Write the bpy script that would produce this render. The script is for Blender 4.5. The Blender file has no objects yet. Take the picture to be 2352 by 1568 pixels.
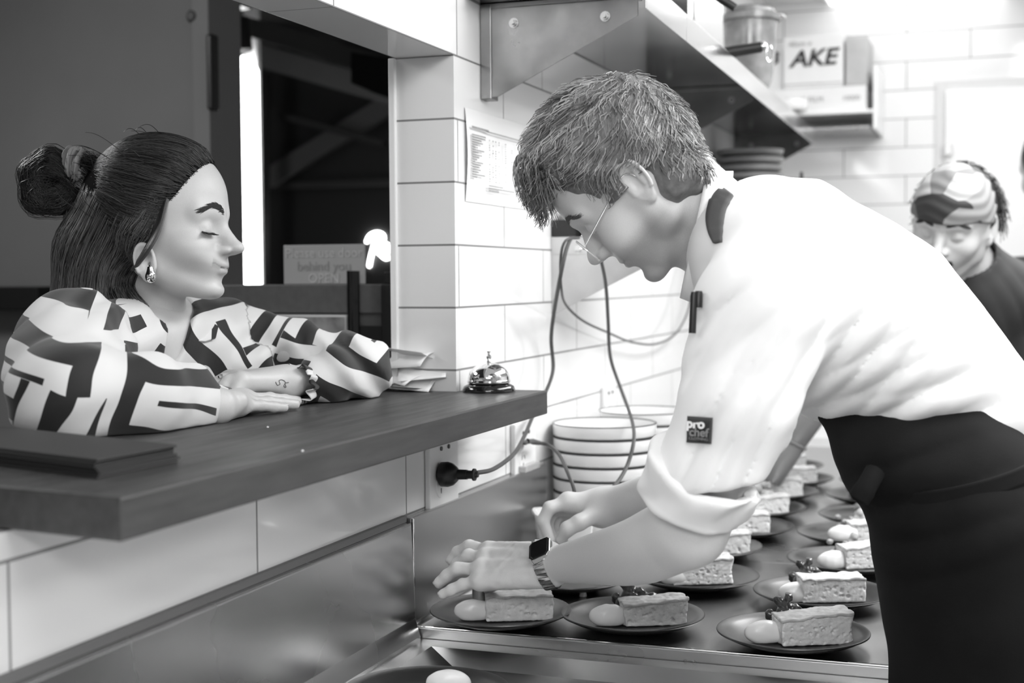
import bpy, math, random
import numpy as np
from mathutils import Vector, Matrix
random.seed(7); np.random.seed(7)
SC = bpy.context.scene
COL = SC.collection

# ------------------------------------------------------------------ camera
# world: wall face of the kitchen is y = 0, x runs along it to the right, z up (floor 0)
F = 3170.0
def _n(v):
    v = np.array(v, float); return v / np.linalg.norm(v)
_up = _n((-0.0067, -1.0, -144.0 / F))
_ax = np.array((1136.0, -151.6, F)); _ax -= _up * _ax.dot(_up); _ax = _n(_ax)
_ay = np.cross(_up, _ax)
CAM = np.array((0.0, -0.83, 1.41))
BAS = np.array([_ax, _ay, _up])          # rows: world axes seen from the camera (right, down, forward)
def W(px, py, d):
    v = np.array(((px - 1176) * d / F, (py - 784) * d / F, d)); return CAM + BAS @ v
def DR(x, y, z):
    "camera direction (right, down, away) to world direction"
    return BAS @ np.array((x, y, z), float)
def ONPLANE(px, py, axis, val):
    r = BAS @ np.array(((px - 1176) / F, (py - 784) / F, 1.0))
    t = (val - CAM[axis]) / r[axis]; return CAM + r * t
def PZ(px, py, z): return ONPLANE(px, py, 2, z)
def PY(px, py, y=0.0): return ONPLANE(px, py, 1, y)
def PX(px, py, x): return ONPLANE(px, py, 0, x)

cd = bpy.data.cameras.new('camera'); cam = bpy.data.objects.new('camera', cd); COL.objects.link(cam)
r_, d_, f_ = BAS[:, 0], BAS[:, 1], BAS[:, 2]
cam.matrix_world = Matrix(((r_[0], -d_[0], -f_[0], CAM[0]), (r_[1], -d_[1], -f_[1], CAM[1]), (r_[2], -d_[2], -f_[2], CAM[2]), (0, 0, 0, 1)))
cd.sensor_width = 36; cd.lens = F / 2352 * 36; cd.clip_start = 0.02
cd.dof.use_dof = True; cd.dof.focus_distance = 1.90; cd.dof.aperture_fstop = 4.0
SC.camera = cam
SC.view_settings.view_transform = 'Standard'
try: SC.view_settings.look = 'None'
except Exception: pass
SC.view_settings.gamma = 1; SC.view_settings.exposure = 0.0
SC.view_settings.use_curve_mapping = False
wd = bpy.data.worlds.new('world'); SC.world = wd; wd.use_nodes = True
wd.node_tree.nodes['Background'].inputs[0].default_value = (0.75, 0.75, 0.75, 1)
wd.node_tree.nodes['Background'].inputs[1].default_value = 0.3

def area(name, loc, target, sx, sy, power, spread=180):
    l = bpy.data.lights.new(name, 'AREA'); l.shape = 'RECTANGLE'; l.size = sx; l.size_y = sy; l.energy = power
    l.spread = math.radians(spread)
    o = bpy.data.objects.new(name, l); COL.objects.link(o); o.location = loc
    o.rotation_euler = (Vector(target) - Vector(loc)).to_track_quat('-Z', 'Y').to_euler(); return o
area('kitchen_light', (3.5, -1.15, 2.36), (3.5, -1.15, 0), 1.2, 0.6, 30)
area('kitchen_light', (2.3, -1.25, 2.36), (2.3, -1.25, 0), 1.2, 0.6, 30)
area('kitchen_light', (0.7, -1.2, 2.36), (0.9, -0.9, 0), 1.2, 0.6, 15)
area('kitchen_light', (-1.0, -1.0, 2.36), (1.6, -0.2, 1.3), 1.2, 0.6, 42)
area('kitchen_light', (1.6, -2.3, 2.36), (1.9, -0.6, 1.2), 1.2, 0.6, 22)
area('dining_light', (1.6, 1.8, 2.5), (1.7, 0.8, 1.0), 0.6, 0.4, 18)

# ------------------------------------------------------------------ object helpers
WM = {}
def _link(o, parent, world=None):
    COL.objects.link(o)
    if parent is not None:
        o.parent = parent; o.matrix_parent_inverse = WM[parent.name].inverted(); WM[o.name] = Matrix.Identity(4)
    else: WM[o.name] = Matrix.Identity(4)
    return o
def tag(o, label=None, cat=None, group=None, kind=None):
    if label: o['label'] = label
    if cat: o['category'] = cat
    if group: o['group'] = group
    if kind: o['kind'] = kind
    return o
def thing(name, loc, label, cat, group=None, rz=0.0):
    o = bpy.data.objects.new(name, None); COL.objects.link(o); o.empty_display_size = 0.05
    o.location = loc; o.rotation_euler = (0, 0, rz)
    WM[o.name] = Matrix.Translation(Vector(loc)) @ Matrix.Rotation(rz, 4, 'Z')
    return tag(o, label, cat, group)
def mesh(name, verts, faces, mat, parent=None, smooth=True, attrs=None, bevel=0, seg=2, label=None):
    me = bpy.data.meshes.new(name)
    verts = np.asarray(verts, dtype=np.float32)
    if isinstance(faces, np.ndarray):
        me.vertices.add(len(verts)); me.vertices.foreach_set('co', verts.ravel())
        k = faces.shape[1]; me.loops.add(faces.size); me.loops.foreach_set('vertex_index', faces.astype(np.int32).ravel())
        me.polygons.add(len(faces)); me.polygons.foreach_set('loop_start', np.arange(0, faces.size, k, dtype=np.int32))
        me.polygons.foreach_set('loop_total', np.full(len(faces), k, dtype=np.int32))
        me.update(calc_edges=True); me.validate()
    else:
        me.from_pydata([tuple(map(float, v)) for v in verts], [], faces); me.update()
    if smooth: me.polygons.foreach_set('use_smooth', [True] * len(me.polygons))
    if attrs:
        for k2, a in attrs.items():
            a = np.asarray(a, dtype=np.float32)
            if a.ndim == 1:
                at = me.attributes.new(k2, 'FLOAT', 'POINT'); at.data.foreach_set('value', a)
            else:
                at = me.attributes.new(k2, 'FLOAT_VECTOR', 'POINT'); at.data.foreach_set('vector', a.ravel())
    me.materials.append(mat)
    o = bpy.data.objects.new(name, me); _link(o, parent)
    if bevel:
        b = o.modifiers.new('bevel', 'BEVEL'); b.width = bevel; b.segments = seg; b.limit_method = 'ANGLE'; b.angle_limit = math.radians(35)
    if label: o['label'] = label
    return o
class B:
    "collects shapes into one mesh"
    def __init__(s): s.v = []; s.f = []
    def add(s, v, f):
        n = len(s.v); s.v += [tuple(map(float, p)) for p in v]; s.f += [tuple(i + n for i in q) for q in f]; return s
    def box(s, lo, hi, R=None, c=None):
        x0, y0, z0 = lo; x1, y1, z1 = hi
        v = [(x0, y0, z0), (x1, y0, z0), (x1, y1, z0), (x0, y1, z0), (x0, y0, z1), (x1, y0, z1), (x1, y1, z1), (x0, y1, z1)]
        if R is not None: v = [tuple(R @ Vector(p) + Vector(c or (0, 0, 0))) for p in v]
        return s.add(v, [(0, 3, 2, 1), (4, 5, 6, 7), (0, 1, 5, 4), (1, 2, 6, 5), (2, 3, 7, 6), (3, 0, 4, 7)])
    def prism(s, poly, e):
        "poly: list of 3-d points, e: extrusion vector"
        n = len(poly); a = [Vector(p) for p in poly]; b = [p + Vector(e) for p in a]
        f = [tuple(range(n - 1, -1, -1)), tuple(range(n, 2 * n))]
        f += [(i, (i + 1) % n, n + (i + 1) % n, n + i) for i in range(n)]
        return s.add(a + b, f)
    def lathe(s, prof, c=(0, 0, 0), n=48, axis=None, close=True):
        "prof: (r, z) from bottom to top; axis: direction of z"
        R = Matrix.Identity(3)
        if axis is not None: R = Vector((0, 0, 1)).rotation_difference(Vector(axis)).to_matrix()
        v = []; m = len(prof)
        for r, z in prof:
            for k in range(n):
                t = 2 * math.pi * k / n; v.append(R @ Vector((r * math.cos(t), r * math.sin(t), z)) + Vector(c))
        f = [(i * n + k, i * n + (k + 1) % n, (i + 1) * n + (k + 1) % n, (i + 1) * n + k) for i in range(m - 1) for k in range(n)]
        if close: f += [tuple(range(n - 1, -1, -1)), tuple((m - 1) * n + k for k in range(n))]
        return s.add(v, f)
    def tube(s, pts, r, n=10, caps=True):
        P = [Vector(p) for p in pts]; m = len(P); rr = r if hasattr(r, '__len__') else [r] * m
        v = []; N = None
        for i, p in enumerate(P):
            T = (P[min(i + 1, m - 1)] - P[max(i - 1, 0)]).normalized()
            if N is None: N = T.orthogonal().normalized()
            else:
                N = (N - T * N.dot(T)); N = N.normalized() if N.length > 1e-6 else T.orthogonal().normalized()
            Bn = T.cross(N)
            for k in range(n):
                t = 2 * math.pi * k / n; v.append(p + (N * math.cos(t) + Bn * math.sin(t)) * rr[i])
        f = [(i * n + k, i * n + (k + 1) % n, (i + 1) * n + (k + 1) % n, (i + 1) * n + k) for i in range(m - 1) for k in range(n)]
        if caps: f += [tuple(range(n - 1, -1, -1)), tuple((m - 1) * n + k for k in range(n))]
        return s.add(v, f)
    def out(s, name, mat, parent=None, smooth=False, bevel=0, seg=2, label=None):
        o = mesh(name, s.v, s.f, mat, parent, smooth, bevel=bevel, seg=seg, label=label)
        if smooth:
            try:
                o.data.set_sharp_from_angle(angle=math.radians(38))
            except Exception: pass
        return o
def spline(pts, n=8):
    "Catmull-Rom through the points"
    P = [np.array(p, float) for p in pts]; P = [2 * P[0] - P[1]] + P + [2 * P[-1] - P[-2]]; o = []
    for i in range(1, len(P) - 2):
        for k in range(n):
            t = k / n; a, b, c, d = P[i - 1:i + 3]
            o.append(0.5 * (2 * b + (c - a) * t + (2 * a - 5 * b + 4 * c - d) * t * t + (3 * b - a - 3 * c + d) * t ** 3))
    o.append(P[-2]); return o
def text_mesh(name, body, size, mat, origin, xdir, ydir, parent=None, depth=0.0006, align='CENTER', shear=0, bold=0, sx=1.0):
    cu = bpy.data.curves.new('t', 'FONT'); cu.body = body; cu.size = size; cu.align_x = align; cu.align_y = 'CENTER'
    cu.extrude = depth; cu.shear = shear; cu.offset = bold; cu.resolution_u = 4
    o = bpy.data.objects.new('t', cu); COL.objects.link(o)
    dg = bpy.context.evaluated_depsgraph_get(); dg.update()
    me = bpy.data.meshes.new_from_object(o.evaluated_get(dg)); bpy.data.objects.remove(o)
    X = Vector(xdir).normalized(); Y = Vector(ydir); Y = (Y - X * Y.dot(X)).normalized(); Z = X.cross(Y)
    X = X * sx
    M = Matrix(((X.x, Y.x, Z.x, origin[0]), (X.y, Y.y, Z.y, origin[1]), (X.z, Y.z, Z.z, origin[2]), (0, 0, 0, 1)))
    me.transform(M); me.materials.clear(); me.materials.append(mat); me.name = name
    r = bpy.data.objects.new(name, me); _link(r, parent); return r
def copy_tree(o, parent=None):
    c = o.copy(); COL.objects.link(c); c.parent = parent
    for ch in list(o.children): copy_tree(ch, c)
    return c

# ------------------------------------------------------------------ materials (all greys: the photograph is black and white)
def mat(name, g, rough=0.5, metal=0.0, var=0.0, vscale=30, bump=0.0, bscale=200, rvar=0.0, rscale=8, coat=0.0, stretch=None, spec=0.5,
        sss=0.0, trans=0.0, emit=0.0, alpha=1.0, sheen=0.0, ior=1.45, bdist=0.001):
    m = bpy.data.materials.new(name); m.use_nodes = True; nt = m.node_tree; p = nt.nodes['Principled BSDF']; L = nt.links
    I = p.inputs
    I['Base Color'].default_value = (g, g, g, 1); I['Roughness'].default_value = rough; I['Metallic'].default_value = metal
    I['Specular IOR Level'].default_value = spec; I['Coat Weight'].default_value = coat; I['Coat Roughness'].default_value = 0.08; I['IOR'].default_value = ior
    if sss: I['Subsurface Weight'].default_value = sss; I['Subsurface Radius'].default_value = (0.01, 0.01, 0.01); I['Subsurface Scale'].default_value = 0.6
    I['Transmission Weight'].default_value = trans; I['Alpha'].default_value = alpha
    if sheen: I['Sheen Weight'].default_value = sheen
    if emit: I['Emission Color'].default_value = (1, 1, 1, 1); I['Emission Strength'].default_value = emit
    tc = nt.nodes.new('ShaderNodeTexCoord'); src = tc.outputs['Object']
    if stretch:
        mp = nt.nodes.new('ShaderNodeMapping'); mp.inputs['Scale'].default_value = stretch; L.new(src, mp.inputs[0]); src = mp.outputs[0]
    def noise(sc, det=4):
        n = nt.nodes.new('ShaderNodeTexNoise'); n.inputs['Scale'].default_value = sc; n.inputs['Detail'].default_value = det; L.new(src, n.inputs['Vector']); return n.outputs['Fac']
    if var:
        r = nt.nodes.new('ShaderNodeMapRange'); r.inputs['From Min'].default_value = 0.2; r.inputs['From Max'].default_value = 0.8
        r.inputs['To Min'].default_value = g * (1 - var); r.inputs['To Max'].default_value = g * (1 + var)
        L.new(noise(vscale), r.inputs['Value']); L.new(r.outputs[0], I['Base Color'])
    if rvar:
        r = nt.nodes.new('ShaderNodeMapRange'); r.inputs['From Min'].default_value = 0.2; r.inputs['From Max'].default_value = 0.8
        r.inputs['To Min'].default_value = max(0.03, rough - rvar); r.inputs['To Max'].default_value = rough + rvar
        L.new(noise(rscale), r.inputs['Value']); L.new(r.outputs[0], I['Roughness'])
    if bump:
        b = nt.nodes.new('ShaderNodeBump'); b.inputs['Strength'].default_value = bump; b.inputs['Distance'].default_value = bdist
        L.new(noise(bscale), b.inputs['Height']); L.new(b.outputs[0], I['Normal'])
    return m
def attr_shade(m, attr, lo, hi, noise_mix=0.0, nscale=400):
    "base colour from a per-vertex attribute 0..1"
    nt = m.node_tree; L = nt.links; p = nt.nodes['Principled BSDF']
    a = nt.nodes.new('ShaderNodeAttribute'); a.attribute_name = attr
    r = nt.nodes.new('ShaderNodeMapRange'); r.inputs['To Min'].default_value = lo; r.inputs['To Max'].default_value = hi
    s = a.outputs['Fac']
    if noise_mix:
        tc = nt.nodes.new('ShaderNodeTexCoord'); n = nt.nodes.new('ShaderNodeTexNoise'); n.inputs['Scale'].default_value = nscale; n.inputs['Detail'].default_value = 2
        L.new(tc.outputs['Object'], n.inputs['Vector'])
        mm = nt.nodes.new('ShaderNodeMapRange'); mm.inputs['From Min'].default_value = 0.35; mm.inputs['From Max'].default_value = 0.65
        mm.inputs['To Min'].default_value = 1 - noise_mix; mm.inputs['To Max'].default_value = 1 + noise_mix; L.new(n.outputs['Fac'], mm.inputs['Value'])
        x = nt.nodes.new('ShaderNodeMath'); x.operation = 'MULTIPLY'; L.new(s, x.inputs[0]); L.new(mm.outputs[0], x.inputs[1]); s = x.outputs[0]
    L.new(s, r.inputs['Value']); L.new(r.outputs[0], p.inputs['Base Color']); return m
def tile_mat(name, g=0.8, grout=0.22, w=0.43, h=0.1004, rough=0.09):
    m = mat(name, g, rough); nt = m.node_tree; L = nt.links; p = nt.nodes['Principled BSDF']
    N = nt.nodes.new; tc = N('ShaderNodeTexCoord'); ge = N('ShaderNodeNewGeometry')
    sp = N('ShaderNodeSeparateXYZ'); L.new(tc.outputs['Object'], sp.inputs[0])
    sn = N('ShaderNodeSeparateXYZ'); L.new(ge.outputs['True Normal'], sn.inputs[0])
    def M(op, a, b=None):
        x = N('ShaderNodeMath'); x.operation = op
        for i, q in enumerate((a, b)):
            if q is None: continue
            if isinstance(q, (int, float)): x.inputs[i].default_value = q
            else: L.new(q, x.inputs[i])
        return x.outputs[0]
    def mix(f, a, b): return M('ADD', M('MULTIPLY', a, M('SUBTRACT', 1.0, f)), M('MULTIPLY', b, f))
    fx = M('GREATER_THAN', M('ABSOLUTE', sn.outputs[0]), 0.5); fz = M('GREATER_THAN', M('ABSOLUTE', sn.outputs[2]), 0.5)
    u = mix(fx, M('ADD', sp.outputs[0], -2.28 + w * 20), M('ADD', sp.outputs[1], 0.06 + w * 20))
    v = mix(fz, M('ADD', sp.outputs[2], -1.264 + h * 21), M('ADD', sp.outputs[1], h * 20))
    cb = N('ShaderNodeCombineXYZ'); L.new(u, cb.inputs[0]); L.new(v, cb.inputs[1])
    br = N('ShaderNodeTexBrick'); L.new(cb.outputs[0], br.inputs['Vector']); br.offset = 0.5; br.offset_frequency = 2; br.squash = 1
    br.inputs['Scale'].default_value = 1; br.inputs['Brick Width'].default_value = w; br.inputs['Row Height'].default_value = h
    br.inputs['Mortar Size'].default_value = 0.0017; br.inputs['Mortar Smooth'].default_value = 0.1; br.inputs['Bias'].default_value = 0
    br.inputs['Color1'].default_value = (g, g, g, 1); br.inputs['Color2'].default_value = (g * 0.95,) * 3 + (1,); br.inputs['Mortar'].default_value = (grout,) * 3 + (1,)
    L.new(br.outputs['Color'], p.inputs['Base Color'])
    r = N('ShaderNodeMapRange'); r.inputs['To Min'].default_value = rough; r.inputs['To Max'].default_value = 0.8; L.new(br.outputs['Fac'], r.inputs['Value']); L.new(r.outputs[0], p.inputs['Roughness'])
    no = N('ShaderNodeTexNoise'); no.inputs['Scale'].default_value = 6; no.inputs['Detail'].default_value = 1; L.new(tc.outputs['Object'], no.inputs['Vector'])
    h1 = M('ADD', M('MULTIPLY', br.outputs['Fac'], -1.0), M('MULTIPLY', no.outputs['Fac'], 0.8))
    b = N('ShaderNodeBump'); b.inputs['Strength'].default_value = 0.5; b.inputs['Distance'].default_value = 0.0015; L.new(h1, b.inputs['Height']); L.new(b.outputs[0], p.inputs['Normal'])
    return m
TILE = tile_mat('white_tile')
WHITE = mat('white_paint', 0.8, 0.45); CEIL = mat('ceiling_paint', 0.82, 0.7)
STEEL = mat('brushed_steel', 0.55, 0.27, 1.0, rvar=0.05, rscale=3)
STEELD = mat('dull_steel', 0.42, 0.3, 1.0, var=0.1, vscale=9, rvar=0.08, rscale=10)
CHROME = mat('chrome', 0.8, 0.06, 1.0)
WOOD = mat('dark_stained_wood', 0.052, 0.42, var=0.35, vscale=9, stretch=(1, 9, 9), bump=0.12, bscale=40, rvar=0.08, rscale=7)
BLACKP = mat('black_plastic', 0.015, 0.35); BLACKG = mat('black_gloss', 0.008, 0.12, coat=0.5)
RUBBER = mat('grey_rubber', 0.07, 0.5); WPLAS = mat('white_plastic', 0.78, 0.3)
CERAM = mat('white_ceramic', 0.82, 0.15, coat=0.3); RIMB = mat('black_rim', 0.02, 0.3)
PLATE = mat('black_stoneware', 0.024, 0.30, spec=0.9, bump=0.05, bscale=300, var=0.2, vscale=60)
PAPER = mat('white_paper', 0.8, 0.8); INK = mat('ink', 0.06, 0.8); INKL = mat('light_ink', 0.25, 0.8)
DARKWALL = mat('dark_wall', 0.05, 0.7); GREYWALL = mat('grey_wall', 0.26, 0.7, var=0.12, vscale=2.5, bump=0.1, bscale=60)
GLOW = mat('glow_tube', 0.9, 0.5, emit=9.0); NEON = mat('neon', 0.9, 0.5, emit=14.0)
PANELL = mat('light_panel', 0.9, 0.5, emit=2.0)
# ------------------------------------------------------------------ setting
S = lambda o: tag(o, kind='structure')
XF = 5.1; YB = -2.7; ZC = 2.4
b = B()
b.box((2.05, 0, 0), (XF, 0.1, ZC + 0.3)); b.box((-2.2, 0, 1.766), (2.05, 0.1, ZC + 0.3)); b.box((-2.2, 0, 0), (2.05, 0.1, 1.19))
S(b.out('wall_kitchen', TILE))
S(B().box((XF, YB, 0), (XF + 0.1, 0.1, ZC + 0.3)).out('wall_far', TILE))
S(B().box((-2.2, YB - 0.1, 0), (XF + 0.1, YB, ZC + 0.3)).out('wall_rear', WHITE))
S(B().box((-2.2, YB - 0.1, -0.1), (6.6, 5.2, 0)).out('floor', mat('floor_vinyl', 0.12, 0.35, var=0.15, vscale=4)))
S(B().box((-2.2, YB - 0.1, ZC), (XF + 0.1, 0.0, ZC + 0.08)).out('ceiling', CEIL))
S(B().box((2.044, 0.1, 1.19), (2.056, 0.112, 1.766)).out('trim_1', WHITE, bevel=0.002))
# dining room behind the opening
S(B().box((-2.2, 0.1, 2.62), (6.6, 5.2, 2.7)).out('ceiling', mat('dining_ceiling', 0.1, 0.8)))
S(B().box((6.4, 0.1, 0), (6.5, 5.2, 2.62)).out('wall_dining', DARKWALL))
S(B().box((-2.2, 5.1, 0), (6.4, 5.2, 2.62)).out('wall_dining_side', DARKWALL))
yl = PX(484, 400, 3.2)[1]; y2 = PX(452, 400, 3.2)[1]
b = B().box((3.2, yl, 0), (3.34, 5.1, 2.62)); S(b.out('wall_partition', GREYWALL))
S(B().box((3.185, yl - 0.01, 0), (3.35, y2, 2.62)).out('trim_2', mat('pillar_paint', 0.27, 0.6), bevel=0.003))
p = PX(86, 658, 3.1); q = PX(86, 712, 3.1)
S(B().box((3.1, p[1], q[2]), (3.18, 3.2, p[2])).out('trim_3', mat('black_rail', 0.01, 0.6), bevel=0.004))
p = PX(437, 36, 3.18)
tag(B().lathe([(0.0, 0), (0.016, 0.0), (0.018, 0.012), (0.01, 0.02), (0, 0.02)], (3.2, p[1], p[2]), 20, (-1, 0, 0), close=False).out('wall_hook', mat('grey_knob', 0.1, 0.5), smooth=True),
    'small round grey knob high on the grey partition wall', 'hook')
p = PX(487, 80, 3.17); q = PX(487, 255, 3.17)
b = B().box((3.15, p[1] - 0.012, q[2]), (3.185, p[1] + 0.008, p[2])); tag(b.out('door_pull', BLACKP, bevel=0.006), 'long black pull handle on the edge of the grey partition wall', 'handle')

# dark window wall beyond: mullion, diagonal brace, beams
def bar(name, p, q, t, m, parent=None, d=0.05):
    P = Vector(p); Q = Vector(q); ax = (Q - P).normalized(); X = Vector((1, 0, 0)); n = ax.cross(X).normalized()
    v = [P + n * t / 2, P - n * t / 2, Q - n * t / 2, Q + n * t / 2]
    return B().prism([tuple(a) for a in v], (d, 0, 0)).out(name, m, parent)
fr = mat('dark_frame', 0.012, 0.6); br1 = mat('grey_brace', 0.13, 0.8); br2 = mat('dim_brace', 0.07, 0.8)
S(bar('trim_4', PX(607, 168, 5.6), PX(600, 660, 5.6), 0.02, fr))
S(bar('trim_5', PX(612, 410, 6.2), PX(960, 195, 6.2), 0.095, br1))
S(bar('trim_6', PX(610, 428, 6.25), PX(960, 414, 6.25), 0.03, br2))
S(bar('trim_7', PX(500, 40, 4.6), PX(960, 178, 4.6), 0.07, br1))
S(bar('trim_8', PX(500, 100, 5.6), PX(900, 215, 5.6), 0.10, mat('beam', 0.1, 0.8)))
S(bar('trim_9', PX(590, 250, 6.1), PX(880, 330, 6.1), 0.03, mat('dim_beam', 0.05, 0.8)))
b = B().prism([tuple(PX(*a, 4.4)) for a in ((806, 120), (806, 190), (862, 215), (905, 230), (905, 135))], (0.3, 0, 0))
tag(b.out('speaker', mat('speaker_black', 0.008, 0.7)), 'black box hung from the dining room ceiling near the tiled jamb', 'speaker')

# fluorescent tubes + spotlight
def tube_light(px, y0, y1, x, r, label):
    a = PX(px, y0, x); c = PX(px, y1, x); t = thing('tube_light', tuple(c), label, 'lamp')
    B().lathe([(0.0, 0), (r, 0.0), (r, a[2] - c[2] - r), (r * 0.6, a[2] - c[2] - r * 0.3), (0, a[2] - c[2])], tuple(c), 20, close=False).out('glowing_tube', GLOW, t, True)
    B().box((x + r * 0.9, c[1] - 0.03, c[2]), (x + r + 0.03, c[1] + 0.03, 2.619)).out('housing', WPLAS, t, bevel=0.004)
tube_light(567, 128, 700, 4.9, 0.060, 'tall glowing white tube lamp behind the woman\'s face')
tube_light(938, 300, 700, 4.9, 0.036, 'glowing white tube lamp mostly hidden behind the tiled jamb')
sp = PX(543, 55, 3.9); t = thing('ceiling_spotlight', (3.9, sp[1], sp[2]), 'black spotlight hanging above the glowing tube lamp', 'lamp')
a = PX(520, 14, 3.9); 
B().tube([PX(545, 2, 3.9), PX(543, 60, 3.9)], 0.012).out('stem', BLACKP, t, True)
B().lathe([(0.0, 0), (0.034, 0), (0.042, 0.1), (0.0, 0.1)], tuple(PX(556, 118, 3.9)), 24, tuple(PX(543, 45, 3.9) - PX(556, 118, 3.9)), close=False).out('lamp_head', BLACKP, t, True)
B().box((3.86, PX(566, 12, 3.9)[1], PX(520, 20, 3.9)[2]), (3.94, PX(482, 12, 3.9)[1], PX(520, 2, 3.9)[2] + 0.03)).out('track_plate', BLACKP, t, bevel=0.006)

# neon script
t = thing('neon_sign', tuple(PX(850, 612, 6.392)), 'glowing white neon script sign at the edge of the opening', 'sign')
n1 = [(848, 612), (852, 590), (860, 560), (866, 540)]
n2 = [(842, 556), (850, 541), (866, 535), (880, 541), (878, 556), (864, 570), (858, 574), (870, 580), (884, 592), (893, 591)]
n3 = [(884, 579), (878, 572), (882, 562), (890, 563), (893, 572), (888, 580), (884, 575)]
n4 = [(896, 574), (900, 562), (905, 570), (912, 560)]
for i, (pts, nm) in enumerate(((n1, 'letter_stem'), (n2, 'letter_bowl'), (n3, 'letter_o'), (n4, 'letter_stroke'))):
    B().tube(spline([PX(x, y, 6.392) for x, y in pts], 6), 0.0062, 8).out(nm, NEON, t, True)

# timber screen with sign, posts and framed picture
XP = 2.42
FRW = mat('painted_timber', 0.11, 0.5, var=0.15, vscale=60); FRD = mat('dark_timber', 0.018, 0.4)
z0 = PX(700, 719, XP)[2]; z1 = PX(700, 653, XP)[2]; ya = PX(905, 690, XP)[1]; yb = PX(400, 690, XP)[1]
t = thing('timber_screen', (XP, (ya + yb) / 2, 0), 'dark timber and glass screen beyond the ledge', 'screen')
B().box((XP, ya, z0), (XP + 0.035, yb, z1)).out('top_rail', FRW, t, bevel=0.002)
yp = PX(878, 700, XP)[1]
B().box((XP - 0.006, ya, 0), (XP + 0.045, yp, z1)).out('end_post', FRD, t, bevel=0.002)
B().box((XP + 0.005, yp, 0), (XP + 0.03, yb, z0)).out('lower_panel', mat('timber_panel', 0.08, 0.5), t)
yq = PX(797, 700, XP)[1]
B().box((XP - 0.002, yp, PX(850, 760, XP)[2] - 0.02), (XP + 0.035, yq, PX(850, 748, XP)[2])).out('cross_rail', FRD, t)
B().box((XP + 0.01, PX(905, 640, XP)[1], z1), (XP + 0.03, PX(877, 640, XP)[1], PX(880, 624, XP)[2])).out('clip', BLACKP, t, bevel=0.002)
pc = PX(812, 700, XP - 0.03)
tag(B().lathe([(0.0, 0), (0.0125, 0), (0.0125, 0.6), (0.0, 0.6)], (XP - 0.03, pc[1], PX(812, 622, XP - 0.03)[2] - 0.6), 28, close=False).out('black_post', BLACKG, None, True),
    'glossy black round post in front of the timber screen', 'post')
t = thing('picture_frame', (XP - 0.012, PX(690, 760, XP)[1], PX(690, 800, XP)[2]), 'white framed picture on the timber screen, behind the striped sleeve', 'picture')
fa = PX(795, 723, XP - 0.012); fb = PX(575, 722, XP - 0.012); zb = PX(700, 800, XP)[2]
B().box((XP - 0.012, fa[1], zb), (XP - 0.002, fb[1], fa[2])).out('frame', WPLAS, t)
B().box((XP - 0.014, fa[1] + 0.004, zb + 0.004), (XP - 0.0121, fb[1] - 0.004, fa[2] - 0.004)).out('print', mat('picture_print', 0.3, 0.4, var=0.7, vscale=22), t)
# acrylic sign
s0 = PX(840, 560, XP + 0.018); s1 = PX(654, 650, XP + 0.018)
t = thing('door_sign', (XP + 0.018, s1[1], z1), 'small grey acrylic sign standing on the timber screen', 'sign')
sg = B().box((XP + 0.014, s0[1], z1), (XP + 0.018, s1[1], s0[2])); sg.out('sign_panel', mat('acrylic', 0.42, 0.25), t, bevel=0.0018)
et = mat('faint_lettering', 0.33, 0.4); et2 = mat('pale_lettering', 0.55, 0.4)
yc = (s0[1] + s1[1]) / 2; hh = s0[2] - z1
text_mesh('lettering', 'Please use door', 0.0265, et2, (XP + 0.0135, yc, s0[2] - 0.017), (0, -1, 0), (0, 0, 1), t)
text_mesh('lettering', 'behind you', 0.0265, et, (XP + 0.0135, yc, s0[2] - 0.043), (0, -1, 0), (0, 0, 1), t)
text_mesh('lettering', 'OPEN', 0.0265, et2, (XP + 0.0135, yc, s0[2] - 0.067), (0, -1, 0), (0, 0, 1), t)

# kitchen ceiling lights
pl = PZ(1895, 0, ZC - 0.004); pr = PZ(1937, 50, ZC - 0.004)
def panel(x0, x1, y0, y1, lab):
    t = thing('ceiling_light', ((x0 + x1) / 2, (y0 + y1) / 2, ZC), lab, 'lamp')
    B().box((x0 - 0.015, y0 - 0.015, ZC - 0.012), (x1 + 0.015, y1 + 0.015, ZC)).out('frame', WPLAS, t)
    B().box((x0, y0, ZC - 0.018), (x1, y1, ZC - 0.0121)).out('diffuser', PANELL, t)
panel(3.4, pr[0], pr[1] - 0.6, pr[1], 'glowing ceiling panel at the top right of the picture')
panel(1.7, 2.9, -1.55, -0.95, 'glowing ceiling panel over the plates')
# far wall door, cabinet
pa = PX(2173, 210, XF); 
t = tag(B().box((XF - 0.03, -2.3, 0.0), (XF, pa[1], pa[2])).out('door_1', WHITE, bevel=0.003), kind='structure')
B().box((XF - 0.012, -2.33, 0.0), (XF, pa[1] + 0.035, pa[2] + 0.035)).out('door_frame', mat('frame_paint', 0.6, 0.4), t)
h1 = PX(2178, 332, XF - 0.03); B().box((XF - 0.05, h1[1] - 0.012, h1[2] - 0.04), (XF - 0.03, h1[1] + 0.012, h1[2])).out('hinge', STEELD, t, bevel=0.002)
t = thing('white_cabinet', (4.7, -0.4, 0), 'white low cabinet beyond the end of the steel bench', 'cabinet')
B().box((4.45, -0.75, 0.06), (XF - 0.06, -0.02, 0.9)).out('body', WPLAS, t, bevel=0.004)
B().box((4.43, -0.74, 0.1), (4.4501, -0.39, 0.86)).out('door', WPLAS, t, bevel=0.003); B().box((4.43, -0.38, 0.1), (4.4501, -0.03, 0.86)).out('door', WPLAS, t, bevel=0.003)
B().box((4.5, -0.7, 0.0), (XF - 0.1, -0.05, 0.06)).out('plinth', BLACKP, t)

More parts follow.
